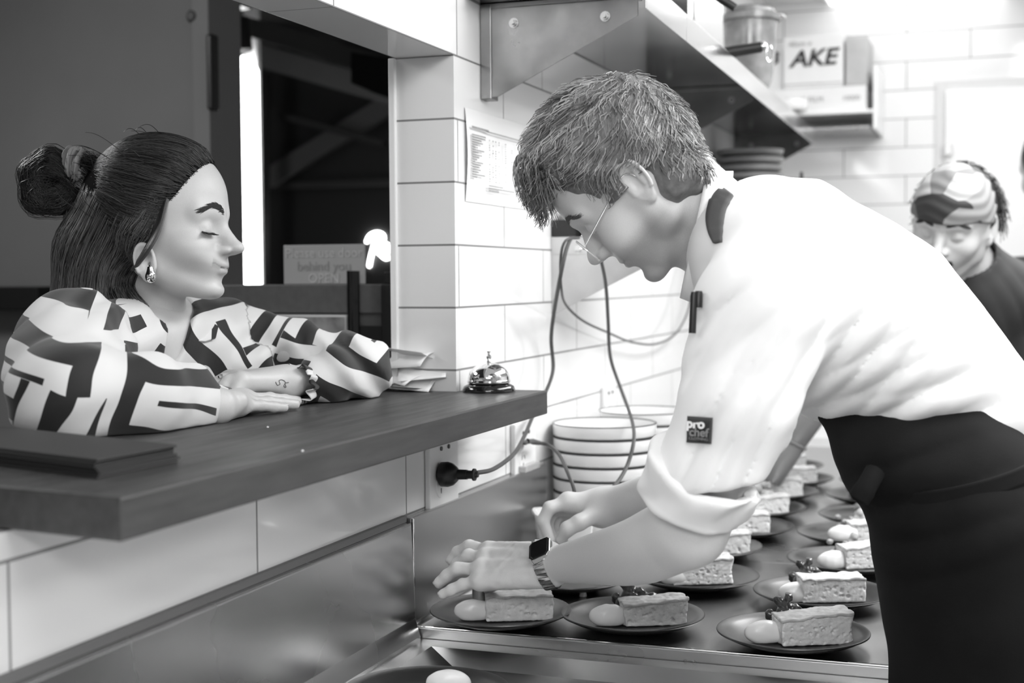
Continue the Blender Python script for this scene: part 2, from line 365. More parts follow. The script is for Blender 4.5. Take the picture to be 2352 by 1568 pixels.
# ------------------------------------------------------------------ ledge
LZ = 1.23
t = thing('serving_ledge', (1.5, 0.05, LZ - 0.038), 'dark stained timber ledge running through the opening in the tiled wall', 'shelf')
e0 = PZ(293, 1143, LZ); e1 = PZ(1248, 896, LZ)
yf = (e0[1] + e1[1]) / 2
poly = [(e0[0], yf, LZ - 0.038), (e1[0], yf, LZ - 0.038), (e1[0], 0.0, LZ - 0.038), (2.049, 0.0, LZ - 0.038), (2.049, 0.33, LZ - 0.038), (e0[0] + 0.07, 0.33, LZ - 0.038)]
B().prism(poly, (0, 0, 0.038)).out('ledge_board', WOOD, t, bevel=0.0025)
# crumbs
for i, (x, y) in enumerate(((695, 1037), (615, 982))):
    p = PZ(x, y, LZ); tag(B().lathe([(0, 0), (0.0014, 0.0003), (0.0016, 0.0012), (0, 0.0022)], tuple(p), 8, close=False).out('crumb', CERAM, None, True),
        ['tiny white crumb on the front edge of the ledge', 'tiny white crumb on the ledge beside the woman\'s fingers'][i], 'crumb', None)
# menus
zt = LZ; c0 = PZ(222, 1100, LZ); 
MENU = mat('menu_card', 0.03, 0.65, bump=0.1, bscale=500)
cA = PZ(222, 1100, LZ)[:2]; cB = PZ(405, 1062, LZ)[:2]; uu = (cB - cA) / np.linalg.norm(cB - cA); vv = np.array((-uu[1], uu[0]))
cD = PZ(-60, 1062, LZ)[:2]; wd2 = (cD - cA) / np.linalg.norm(cD - cA)
for i in range(6):
    j = np.array((random.uniform(-.003, .003), random.uniform(-.003, .003)))
    P = [cA + j, cB + j * 1.4, cB + wd2 * 0.3 + j, cA + wd2 * 0.3 + j]
    o = B().prism([(q[0], q[1], LZ + 0.0005 + i * 0.0031) for q in P], (0, 0, 0.0026)).out('menu_folder', MENU, None, bevel=0.0006)
    tag(o, ['bottom', 'second lowest', 'third lowest', 'third from the top', 'second from the top', 'topmost'][i] + ' black menu folder in the stack on the ledge', 'menu', 'black menus stacked on the ledge')

# bell
bp = PZ(1123, 899, LZ)
t = thing('service_bell', (bp[0], bp[1], LZ), 'chrome service bell with black base on the end of the ledge', 'bell')
B().lathe([(0, 0.0), (0.042, 0), (0.0425, 0.003), (0.040, 0.009), (0.034, 0.0125), (0.031, 0.014), (0, 0.014)], (bp[0], bp[1], LZ), 64, close=False).out('base', BLACKG, t, True)
dome = [(0.0, 0.0145), (0.0345, 0.0145), (0.0352, 0.0165), (0.0345, 0.0185), (0.0335, 0.019)] + [(0.0335 * math.cos(a), 0.020 + 0.027 * math.sin(a)) for a in np.linspace(0, math.pi / 2, 14)]
B().lathe(dome, (bp[0], bp[1], LZ), 64, close=False).out('dome', CHROME, t, True)
B().lathe([(0, 0.046), (0.003, 0.046), (0.0035, 0.049), (0.0022, 0.051), (0.0042, 0.054), (0.0042, 0.057), (0.002, 0.059), (0.0016, 0.062), (0.0032, 0.063), (0.0032, 0.0645), (0, 0.065)], (bp[0], bp[1], LZ), 24, close=False).out('striker_button', CHROME, t, True)

# receipt spike + receipts
sp = PZ(975, 893, LZ)
t = thing('receipt_spike', (sp[0], sp[1], LZ), 'thin steel receipt spike on a black base on the ledge', 'spike')
B().lathe([(0, 0), (0.036, 0), (0.036, 0.004), (0.03, 0.012), (0.0, 0.014)], (sp[0], sp[1], LZ), 40, close=False).out('base', BLACKG, t, True)
top = W(955, 682, np.dot(sp - CAM, BAS[:, 2]) - 0.01)
B().tube([(sp[0] - .004, sp[1], LZ + 0.012), tuple(top)], [0.0017, 0.0008], 8).out('needle', RUBBER, t, True)
random.seed(4)
def sheet(cx, cy, z, ang, w, l, curl, lift, tw):
    n, m = 10, 22; v = []; 
    for i in range(n + 1):
        for j in range(m + 1):
            u = (i / n - .5) * w; s = (j / m - .5) * l; q = abs(s) / (l / 2)
            zz = z + curl * q ** 2.2 * (1 if s > 0 else 0.35) + lift * math.sin(j / m * 5 + ang * 3) * 0.3 + tw * u * s * 30
            v.append((cx + u * math.cos(ang) - s * math.sin(ang), cy + u * math.sin(ang) + s * math.cos(ang), max(zz, LZ + 0.001)))
    f = [(i * (m + 1) + j, (i + 1) * (m + 1) + j, (i + 1) * (m + 1) + j + 1, i * (m + 1) + j + 1) for i in range(n) for j in range(m)]
    o = mesh('receipt', v, f, PAPER); s2 = o.modifiers.new('thick', 'SOLIDIFY'); s2.thickness = 0.0003; return o
desc = ['lowest, flat against the ledge', 'second from the bottom, corner hanging towards the sleeve', 'third from the bottom, turned towards the jamb', 'middle one, slightly twisted', 'curled one near the top, arching up', 'topmost one, bent over the spike', 'pointing towards the bell']
spec = [(0, 0, .004, 1.2, .078, .14, .004, .004, 0), (.004, .004, .020, 1.55, .078, .13, -.016, .012, .03), (0, 0, .030, 1.0, .078, .13, -.020, .016, .05), (0, 0, .038, 1.9, .078, .12, -.012, .020, -.05),
        (.002, -.002, .045, 1.35, .07, .12, .020, .018, .05), (0, 0, .056, 1.3, .076, .115, -.022, .030, -.05), (-.004, .006, .026, 0.7, .06, .14, -.022, .010, .02)]
for i, (dx, dy, z, a, w, l, cu_, li, tw) in enumerate(spec):
    tag(sheet(sp[0] + dx, sp[1] + dy, LZ + z, a, w, l, cu_, li, tw), 'crumpled white receipt on the spike, ' + desc[i], 'receipt', 'receipts on the spike')

# paper notice on the wall
c = [PY(1068, 243, -0.002), PY(1219, 292, -0.002), PY(1219, 488, -0.002), PY(1070, 462, -0.002)]
x0, x1 = c[3][0], c[1][0]; z1n, z0n = c[0][2] - 0.002, c[3][2]
n = 8; v = []; f = []
for i in range(n + 1):
    for j in range(n + 1):
        a = i / n; q = j / n; v.append((x0 + (x1 - x0) * a, -0.0015 - 0.0045 * math.sin(math.pi * q) * (1 - a) ** 2 - 0.004 * (a ** 3) * q, z0n + (z1n - z0n) * q))
f = [(i * (n + 1) + j, (i + 1) * (n + 1) + j, (i + 1) * (n + 1) + j + 1, i * (n + 1) + j + 1) for i in range(n) for j in range(n)]
nt_ = thing('wall_notice', (x0, 0, z0n), 'printed white paper table of rows taped to the tiled wall', 'notice')
mesh('sheet', v, f, PAPER, nt_)
def npos(a, q): return (x0 + (x1 - x0) * a, -0.0085, z0n + (z1n - z0n) * q)
inkb = B()
rows = 18; rnd = random.Random(3)
def word(a, q, w, h=0.0026):
    p = npos(a, q); k = a; X = p[0]
    while X < p[0] + w:
        ww = rnd.uniform(0.002, 0.005); inkb.box((X, -0.0088, p[2] - h / 2), (X + ww, -0.0086, p[2] + h / 2)); X += ww + 0.0012
word(0.04, 0.80, 0.075, 0.0035)
for k in range(rows): word(0.04, 0.72 - k * 0.0265, rnd.uniform(0.02, 0.065), 0.0024)
word(0.24, 0.79, 0.30, 0.002)
for a in (0.28, 0.33, 0.37, 0.42, 0.52, 0.62, 0.72, 0.83):
    for k in range(rows):
        if rnd.random() < 0.6: word(a, 0.70 - k * 0.0265, 0.002, 0.0022)
for k, w in enumerate((0.07, 0.13, 0.05)): word(0.27, 0.20 - k * 0.027, w, 0.0022)
inkb.out('print', INKL, nt_)

# ------------------------------------------------------------------ steel benches
BZ = 0.90; XB = 1.835; YS = -0.015; YE = -0.72
ST2 = mat('bench_steel', 0.48, 0.3, 1.0, rvar=0.05, rscale=4)
t = thing('steel_bench', (3.0, -0.4, 0), 'long stainless steel bench carrying the rows of plates', 'bench')
prof = [(XB, YS, 1.062), (XB, -0.0005, 1.062), (XB, -0.0005, BZ - 0.03), (XB, YE, BZ - 0.03), (XB, YE, BZ), (XB, YS - 0.006, BZ), (XB, YS, BZ + 0.006)]
B().prism(prof, (2.46 - XB, 0, 0)).out('top_with_upstand', ST2, t, bevel=0.002)
B().box((2.46, YE, BZ - 0.03), (4.2, -0.002, BZ)).out('top', ST2, t, bevel=0.002)
B().box((XB, YE, BZ), (XB + 0.006, YS - 0.001, BZ + 0.004)).out('edge_bead', CHROME, t, bevel=0.0015)
B().box((XB + 0.0, YS - 0.003, BZ), (XB + 0.004, YS + 0.002, 1.062)).out('edge_bead', CHROME, t, bevel=0.0012)
B().box((XB - 0.004, YE, 0.876), (XB - 0.0005, 0, BZ + 0.002)).out('end_trim', STEELD, t, bevel=0.001)
for x in (1.9, 3.0, 4.1):
    for y in (-0.66, -0.08): B().tube([(x, y, 0.0), (x, y, BZ - 0.03)], 0.02, 12).out('leg', STEELD, t, True)
B().box((1.88, -0.68, 0.28), (4.15, -0.06, 0.31)).out('under_shelf', STEELD, t, bevel=0.002)
# near bench with recessed top
X1 = XB - 0.006; X0 = 0.25; ZR = 0.887; ZF = 0.872
t = thing('steel_sink_bench', (1.0, -0.4, 0), 'nearer stainless steel bench with a shallow recessed top and upstand', 'bench')
yA = -0.027
v = [(X1, yA, ZR), (X1, YE, ZR), (X1 - 0.035, yA - 0.035, ZR), (X1 - 0.035, YE, ZR), (X1 - 0.075, yA - 0.085, ZF), (X1 - 0.075, YE, ZF),
     (X0, yA, ZR), (X0, yA - 0.035, ZR), (X0, yA - 0.085, ZF), (X0, YE, ZF), (X1 - 0.075, YE, ZF)]
f = [(0, 1, 3, 2), (2, 3, 5, 4), (0, 2, 7, 6), (2, 4, 8, 7), (4, 5, 9, 8)]
o = B().add(v[:10], f).out('recessed_top', STEEL, t, bevel=0.003, seg=3); o.modifiers.new('s', 'SOLIDIFY').thickness = -0.002
o.modifiers.move(1, 0)
prof = [(X0, -0.018, 1.056), (X0, -0.0005, 1.056), (X0, -0.0005, ZR - 0.04), (X0, yA - 0.004, ZR - 0.04), (X0, yA - 0.004, ZR + 0.004), (X0, yA + 0.004, ZR + 0.03)]
B().prism(prof, (X1 - X0, 0, 0)).out('upstand', STEEL, t, bevel=0.003, seg=3)
B().box((X0, YE - 0.01, ZF - 0.06), (X1, YE, ZR)).out('front_edge', STEEL, t, bevel=0.003)
for x in (0.35, 1.7):
    for y in (-0.66, -0.08): B().tube([(x, y, 0.0), (x, y, ZF - 0.003)], 0.02, 12).out('leg', STEELD, t, True)
B().box((X0, -0.008, 1.0563), (X1 + 0.004, -0.0005, 1.0655)).out('sealant_strip', mat('sealant', 0.12, 0.6), t)

# ------------------------------------------------------------------ wall shelf with brackets
SZ = 1.867; SX0 = 2.10; 
lip = PY(1868, 336, -0.30); lipn = ONPLANE(1868, 336, 2, 1.827); SY = lipn[1]; SX1 = lipn[0]
LIPM = mat('lip_steel', 0.72, 0.16, 1.0, rvar=0.05, rscale=4)
SHM = mat('shelf_steel', 0.36, 0.16, 1.0, rvar=0.04, rscale=5, var=0.06, vscale=6)
t = thing('steel_wall_shelf', (3, -0.15, SZ), 'long stainless steel wall shelf above the chef', 'shelf')
def fy(x): return -0.300 + 0.050 * (x - 2.1) / (SX1 - 2.1)
B().prism([(SX0, -0.001, SZ), (SX1, -0.001, SZ), (SX1, fy(SX1), SZ), (SX0, fy(SX0), SZ)], (0, 0, 0.004)).out('shelf_plate', SHM, t)
xs = PY(1510, 20, SY)[0]
for xa_, xb_ in ((SX0, xs - 0.001), (xs + 0.001, SX1)): B().prism([(xa_, fy(xa_) - .002, 1.826), (xb_, fy(xb_) - .002, 1.826), (xb_, fy(xb_), 1.826), (xa_, fy(xa_), 1.826)], (0, 0, 0.048)).out('front_lip', LIPM, t, bevel=0.001)
xb1 = PY(1104, 120, 0)[0]; xb3 = PY(1485, 250, 0)[0]; 
BRM = mat('bracket_steel', 0.2, 0.33, 1.0, var=0.25, vscale=14, rvar=0.1, rscale=12)
def bracket(x, h, dep, zt, parent, m=BRM, bolts=True, fe=0.036):
    ztop = zt - 0.001
    poly = [(x, -0.004, ztop), (x, -dep, ztop), (x, -dep, ztop - fe), (x, -0.03, ztop - h), (x, -0.004, ztop - h)]
    o = B().prism(poly, (0.003, 0, 0)).out('bracket', m, parent)
    B().box((x - 0.004, -0.020, ztop - h - 0.004), (x + 0.03, -0.0005, ztop)).out('wall_flange', m, o, bevel=0.0015)
    B().box((x - 0.003, -dep, ztop - 0.008), (x + 0.03, -0.001, ztop)).out('top_flange', m, o, bevel=0.001)
    if bolts:
        for yy in (0.22, 0.80):
            c = (x - 0.0005, -dep * yy, ztop - 0.034)
            q = B().lathe([(0, 0), (0.0085, 0), (0.0085, 0.0012), (0.006, 0.0012), (0.006, 0.005), (0.0035, 0.005), (0.0035, 0.010), (0, 0.010)], c, 12, (-1, 0, 0), close=False)
            q.out('bolt', STEELD, o, True)
    return o
bracket(xb1, 0.153, 0.27, SZ, t); bracket(xb3, 0.153, 0.26, SZ, t); bracket(SX1 - 0.06, 0.153, 0.25, SZ, t)

# small wall bracket with black device and cables behind the chef's face
BR2 = mat('bracket_zinc', 0.62, 0.42, 0.85, var=0.08, vscale=20)
x2 = PY(1266, 600, 0)[0]; zt2 = PY(1266, 548, 0)[2]; zb2 = PY(1266, 724, 0)[2]
t = thing('device_bracket', (x2, -0.1, zt2), 'pale steel angled wall bracket with cables hanging over it', 'bracket')
B().prism([(x2, -0.001, zt2), (x2, -0.26, zt2), (x2, -0.26, zt2 - 0.02), (x2, -0.001, zb2)], (0.003, 0, 0)).out('bracket_plate', BR2, t)
B().box((x2 - 0.002, -0.26, zt2 - 0.031), (x2 - 0.0001, -0.001, zt2)).out('folded_edge', BR2, t, bevel=0.0005)
B().box((x2, -0.26, zt2), (x2 + 0.3, -0.001, zt2 + 0.003)).out('small_shelf', BR2, t)
pw = PX(1329, 573, x2 - 0.002)
B().lathe([(0, 0), (0.008, 0), (0.008, 0.001), (0.0045, 0.001), (0.0045, 0.003), (0, 0.003)], tuple(pw), 20, (-1, 0, 0), close=False).out('screw', CHROME, t, True)
t = thing('docket_printer', (x2 + 0.1, -0.08, zt2 + 0.003), 'black device on the small wall bracket, behind the chef\'s forehead', 'printer')
B().box((x2 + 0.03, -0.2, zt2 + 0.0035), (x2 + 0.17, -0.03, zt2 + 0.075)).out('body', BLACKP, t, bevel=0.008, seg=3)
B().box((x2 - 0.001, -0.05, zt2 + 0.0035), (x2 + 0.03, -0.0005, zt2 + 0.036)).out('mounting_foot', BLACKP, t, bevel=0.001)
B().box((x2 + 0.05, -0.19, zt2 + 0.075), (x2 + 0.15, -0.1, zt2 + 0.08)).out('cover', RUBBER, t, bevel=0.002)
def yd(px, py, y=-0.02): return PY(px, py, y)
def cable(name, pts, r, label, y=-0.012, m=None):
    P = []
    for q in pts: P.append(PY(q[0], q[1], q[2] if len(q) > 2 else y))
    o = B().tube(spline(P, 8), r, 8).out(name, m or RUBBER, None, True); return tag(o, label, 'cable')
cable('power_cable', [(1094, 1086, -.070), (1135, 1076, -.075), (1180, 1042, -.06), (1205, 1000, -.04), (1222, 960, -.03), (1249, 910, -.03), (1270, 850, -.03), (1266, 780, -.03), (1272, 720, -.05), (1286, 640, -.09), (1300, 575, -.1), (1312, 545, -.1)], 0.0036,
      'thick grey cable running from the black plug up behind the ledge to the bracket')
cable('looped_cable', [(1330, 546, -.1), (1300, 552, -.1), (1288, 590, -.09), (1289, 660, -.08), (1300, 700, -.04), (1340, 737, -.03), (1400, 765, -.03), (1450, 785, -.03), (1505, 790, -.03), (1550, 768, -.03), (1578, 720, -.03), (1592, 660, -.03), (1610, 600, -.03), (1640, 540, -.02)], 0.0024,
      'thin dark cable sagging in a loop across the tiles below the bracket')
cable('hanging_cable', [(1360, 540, -.15), (1381, 600, -.14), (1392, 660, -.12), (1397, 740, -.1), (1402, 820, -.1), (1425, 890, -.12), (1450, 960, -.18), (1456, 1010, -.22), (1440, 1070, -.22), (1412, 1115, -.22), (1380, 1142, -.22), (1340, 1160, -.2)], 0.0034,
      'grey cable hanging straight down from the chef\'s nose in front of the white plates')
cable('short_cable', [(1240, 1017, -.03), (1262, 1023, -.05), (1285, 1045, -.09), (1302, 1080, -.13), (1318, 1122, -.15), (1322, 1160, -.15)], 0.0034,
      'short grey lead curving from the small angled plug down to the bench')

# outlets
def outlet(pxc, pyc, w, h, label, sw=True):
    c = PY(pxc, pyc, 0); t = thing('power_outlet', (c[0], 0, c[2]), label, 'power outlet')
    B().box((c[0] - w / 2, -0.010, c[2] - h / 2), (c[0] + w / 2, -0.0005, c[2] + h / 2)).out('face_plate', WPLAS, t, bevel=0.002)
    k = h / 0.115
    for zz in (0.018, -0.018) if not sw else (0.035 * k,):
        for s in (-1, 1):
            B().lathe([(0, 0), (0.0035, 0), (0.0035, 0.002), (0, 0.002)], (c[0] + s * 0.015, -0.010, c[2] + zz), 14, (0, -1, 0), close=False).out('switch', RUBBER, t, True)
    so = B().lathe([(0, 0), (0.019, 0), (0.018, 0.0012), (0, 0.0012)], (c[0] - 0.018, -0.0100, c[2] - 0.022 * k), 30, (0, -1, 0), close=False).out('socket', WPLAS, t, True)
    for (a, b_, tilt) in ((-0.007, 0.006, 0.5), (0.007, 0.006, -0.5), (0, -0.008, 0)):
        R = Matrix.Rotation(tilt, 3, 'Y')
        B().box((-0.0008, -0.0005, -0.004), (0.0008, 0.0, 0.004), R, (c[0] - 0.018 + a, -0.0113, c[2] - 0.022 * k + b_)).out('slot', BLACKP, so)
    return t, c
o1, c1 = outlet(1008, 1078, 0.115, 0.115, 'white double power outlet under the ledge with the big black plug in it')
A3_ = lambda *a: np.array(a, float)
t = thing('power_plug', tuple(PY(1040, 1088, -.02)), 'round black power plug under the ledge', 'plug')
pb = PY(1026, 1089, -0.022); ax = A3_(0.0, -1, 0.03)
B().lathe([(0, -0.012), (0.014, -0.012), (0.019, -0.008), (0.0195, 0.002), (0.017, 0.010), (0.011, 0.017), (0.008, 0.019), (0.0075, 0.034), (0, 0.034)], tuple(pb), 28, tuple(ax), close=False).out('plug_body', BLACKP, t, True)
B().lathe([(0, 0.034), (0.0065, 0.034), (0.0065, 0.044), (0.0095, 0.044), (0.0095, 0.047), (0.005, 0.048), (0.004, 0.052), (0, 0.052)], tuple(pb), 20, tuple(ax), close=False).out('strain_relief', BLACKP, t, True)
outlet(1196, 1030, 0.115, 0.10, 'white double power outlet under the end of the ledge')
outlet(1392, 926, 0.09, 0.08, 'small white power outlet on the tiles above the white plates')
outlet(1574, 905, 0.07, 0.1, 'white power outlet on the tiles just left of the white sleeve')
t = thing('small_plug', tuple(PY(1212, 1015, -.02)), 'small dark angled plug with a short lead', 'plug')
B().tube([PY(1206, 1017, -.012), PY(1212, 1013, -.03), PY(1224, 1014, -.03), PY(1240, 1017, -.03)], [0.004, 0.005, 0.0055, 0.004], 12).out('plug_body', RUBBER, t, True)
p = PY(1196, 1058, -.0);
tag(B().box((p[0] - 0.04, -0.024, 1.0625), (p[0] + 0.04, -0.002, 1.074)).out('charger_block', mat('clear_plastic', 0.75, 0.1, trans=0.6), bevel=0.002), 'small clear plastic block on top of the steel upstand', 'adapter')
# ------------------------------------------------------------------ implicit surfaces for bodies, clothes and food
A3 = lambda *a: np.array(a, dtype=np.float64)
def rc(p, a, b, r1, r2):
    a = np.asarray(a, float); b = np.asarray(b, float); ba = b - a; pa = p - a
    h = np.clip(pa @ ba / max(ba @ ba, 1e-12), 0, 1)
    return np.linalg.norm(pa - h[:, None] * ba, axis=1) - (r1 + (r2 - r1) * h)
def sph(p, c, r): return np.linalg.norm(p - np.asarray(c), axis=1) - r
def ell(p, c, r, R=None):
    q = p - np.asarray(c)
    if R is not None: q = q @ np.asarray(R).T
    r = np.asarray(r, float); k0 = np.linalg.norm(q / r, axis=1); k1 = np.linalg.norm(q / (r * r), axis=1)
    return k0 * (k0 - 1) / np.maximum(k1, 1e-9)
def smin(a, b, k):
    h = np.clip(0.5 + 0.5 * (b - a) / k, 0, 1); return b + (a - b) * h - k * h * (1 - h)
def smax(a, b, k): return -smin(-a, -b, k)
def chain(p, pts, rs, k=0.0):
    d = None
    for i in range(len(pts) - 1):
        e = rc(p, pts[i], pts[i + 1], rs[i], rs[i + 1]); d = e if d is None else (smin(d, e, k) if k else np.minimum(d, e))
    return d
def squash(p, c, l, s):
    "compress space along unit direction l about c, so a round capsule comes out wider along l"
    l = np.asarray(l); return p + ((p - np.asarray(c)) @ l)[:, None] * (s - 1) * l
def vnoise(p, sc, seed=0):
    "cheap smooth noise in about -1..1 from sums of rotated sines"
    rs = np.random.RandomState(seed); o = 0; 
    for i in range(6):
        k = rs.normal(size=3); k /= np.linalg.norm(k); ph = rs.uniform(0, 6.28, 2); k2 = rs.normal(size=3); k2 /= np.linalg.norm(k2)
        o = o + np.sin(p @ k * sc * (1 + 0.35 * i) + ph[0] + 1.3 * np.sin(p @ k2 * sc * 0.7 + ph[1]))
    return o / 4
def nets(fn, lo, hi, h, lips=1.7):
    lo = np.asarray(lo, float); hi = np.asarray(hi, float)
    nb = np.ceil((hi - lo) / (4 * h)).astype(int) + 1; N = nb * 4
    ci = np.stack(np.meshgrid(*[np.arange(k) for k in nb], indexing='ij'), -1).reshape(-1, 3)
    cc = lo + (ci * 4 + 1.5) * h; dv = fn(cc)
    act = np.abs(dv) < 4 * h * 0.87 * lips
    V = np.repeat(np.repeat(np.repeat(dv.reshape(nb), 4, 0), 4, 1), 4, 2).astype(np.float32)
    off = np.stack(np.meshgrid(*[np.arange(4)] * 3, indexing='ij'), -1).reshape(-1, 3)
    ai = ci[act]
    for s in range(0, len(ai), 8000):
        idx = (ai[s:s + 8000, None, :] * 4 + off[None]).reshape(-1, 3)
        V[idx[:, 0], idx[:, 1], idx[:, 2]] = fn(lo + idx * h)
    V[0] = V[-1] = 1; V[:, 0] = V[:, -1] = 1; V[:, :, 0] = V[:, :, -1] = 1
    ins = V < 0; M = N; st = (M[1] * M[2], M[2], 1); tot = int(np.prod(M))
    ids = []; pos = []; quads = []
    for ax in range(3):
        sl0 = [slice(None)] * 3; sl1 = [slice(None)] * 3; sl0[ax] = slice(0, -1); sl1[ax] = slice(1, None)
        cr = ins[tuple(sl0)] != ins[tuple(sl1)]; e = np.argwhere(cr)
        v0 = V[tuple(e.T)]; e1 = e.copy(); e1[:, ax] += 1; v1 = V[tuple(e1.T)]
        t = v0 / (v0 - v1); P = e.astype(float); P[:, ax] += t
        b, c = (ax + 1) % 3, (ax + 2) % 3; base = e[:, 0] * st[0] + e[:, 1] * st[1] + e[:, 2]
        q = [base - st[b] - st[c], base - st[c], base, base - st[b]]
        for z in q: ids.append(z); pos.append(P)
        Q = np.stack(q, 1); fl = ~(v0 < 0); Q[fl] = Q[fl][:, ::-1]; quads.append(Q)
    ids = np.concatenate(ids); pos = np.concatenate(pos); Q = np.concatenate(quads)
    u, inv, cnt = np.unique(ids, return_inverse=True, return_counts=True)
    vs = np.stack([np.bincount(inv, pos[:, k], len(u)) / cnt for k in range(3)], 1)
    return lo + vs * h, np.searchsorted(u, Q)
def join(parts):
    v = []; f = []; n = 0
    for a, b in parts: v.append(a); f.append(b + n); n += len(a)
    return np.concatenate(v), np.concatenate(f)
def strands(name, paths, r0, r1, m, parent, rnd=None):
    "paths (S,P,3) -> one mesh of thin three-sided strands"
    paths = np.asarray(paths); Sn, Pn, _ = paths.shape
    T = np.gradient(paths, axis=1); T /= np.maximum(np.linalg.norm(T, axis=2, keepdims=True), 1e-9)
    ref = A3(0.3, 0.5, 0.81); N = np.cross(T, ref); N /= np.maximum(np.linalg.norm(N, axis=2, keepdims=True), 1e-9); Bn = np.cross(T, N)
    rr = np.linspace(0, 1, Pn); rad = (r0 + (r1 - r0) * rr ** 2)[None, :, None]
    ring = [paths + rad * (math.cos(a) * N + math.sin(a) * Bn) for a in (0, 2.094, 4.189)]
    v = np.stack(ring, 2).reshape(-1, 3)
    s = np.arange(Sn)[:, None, None] * Pn * 3 + np.arange(Pn - 1)[None, :, None] * 3; k = np.arange(3)[None, None, :]
    a = s + k; b = s + (k + 1) % 3; f = np.stack([a, b, b + 3, a + 3], -1).reshape(-1, 4)
    if rnd is None: rnd = np.random.rand(Sn)
    return mesh(name, v, f, m, parent, True, {'tone': np.repeat(rnd, Pn * 3)})

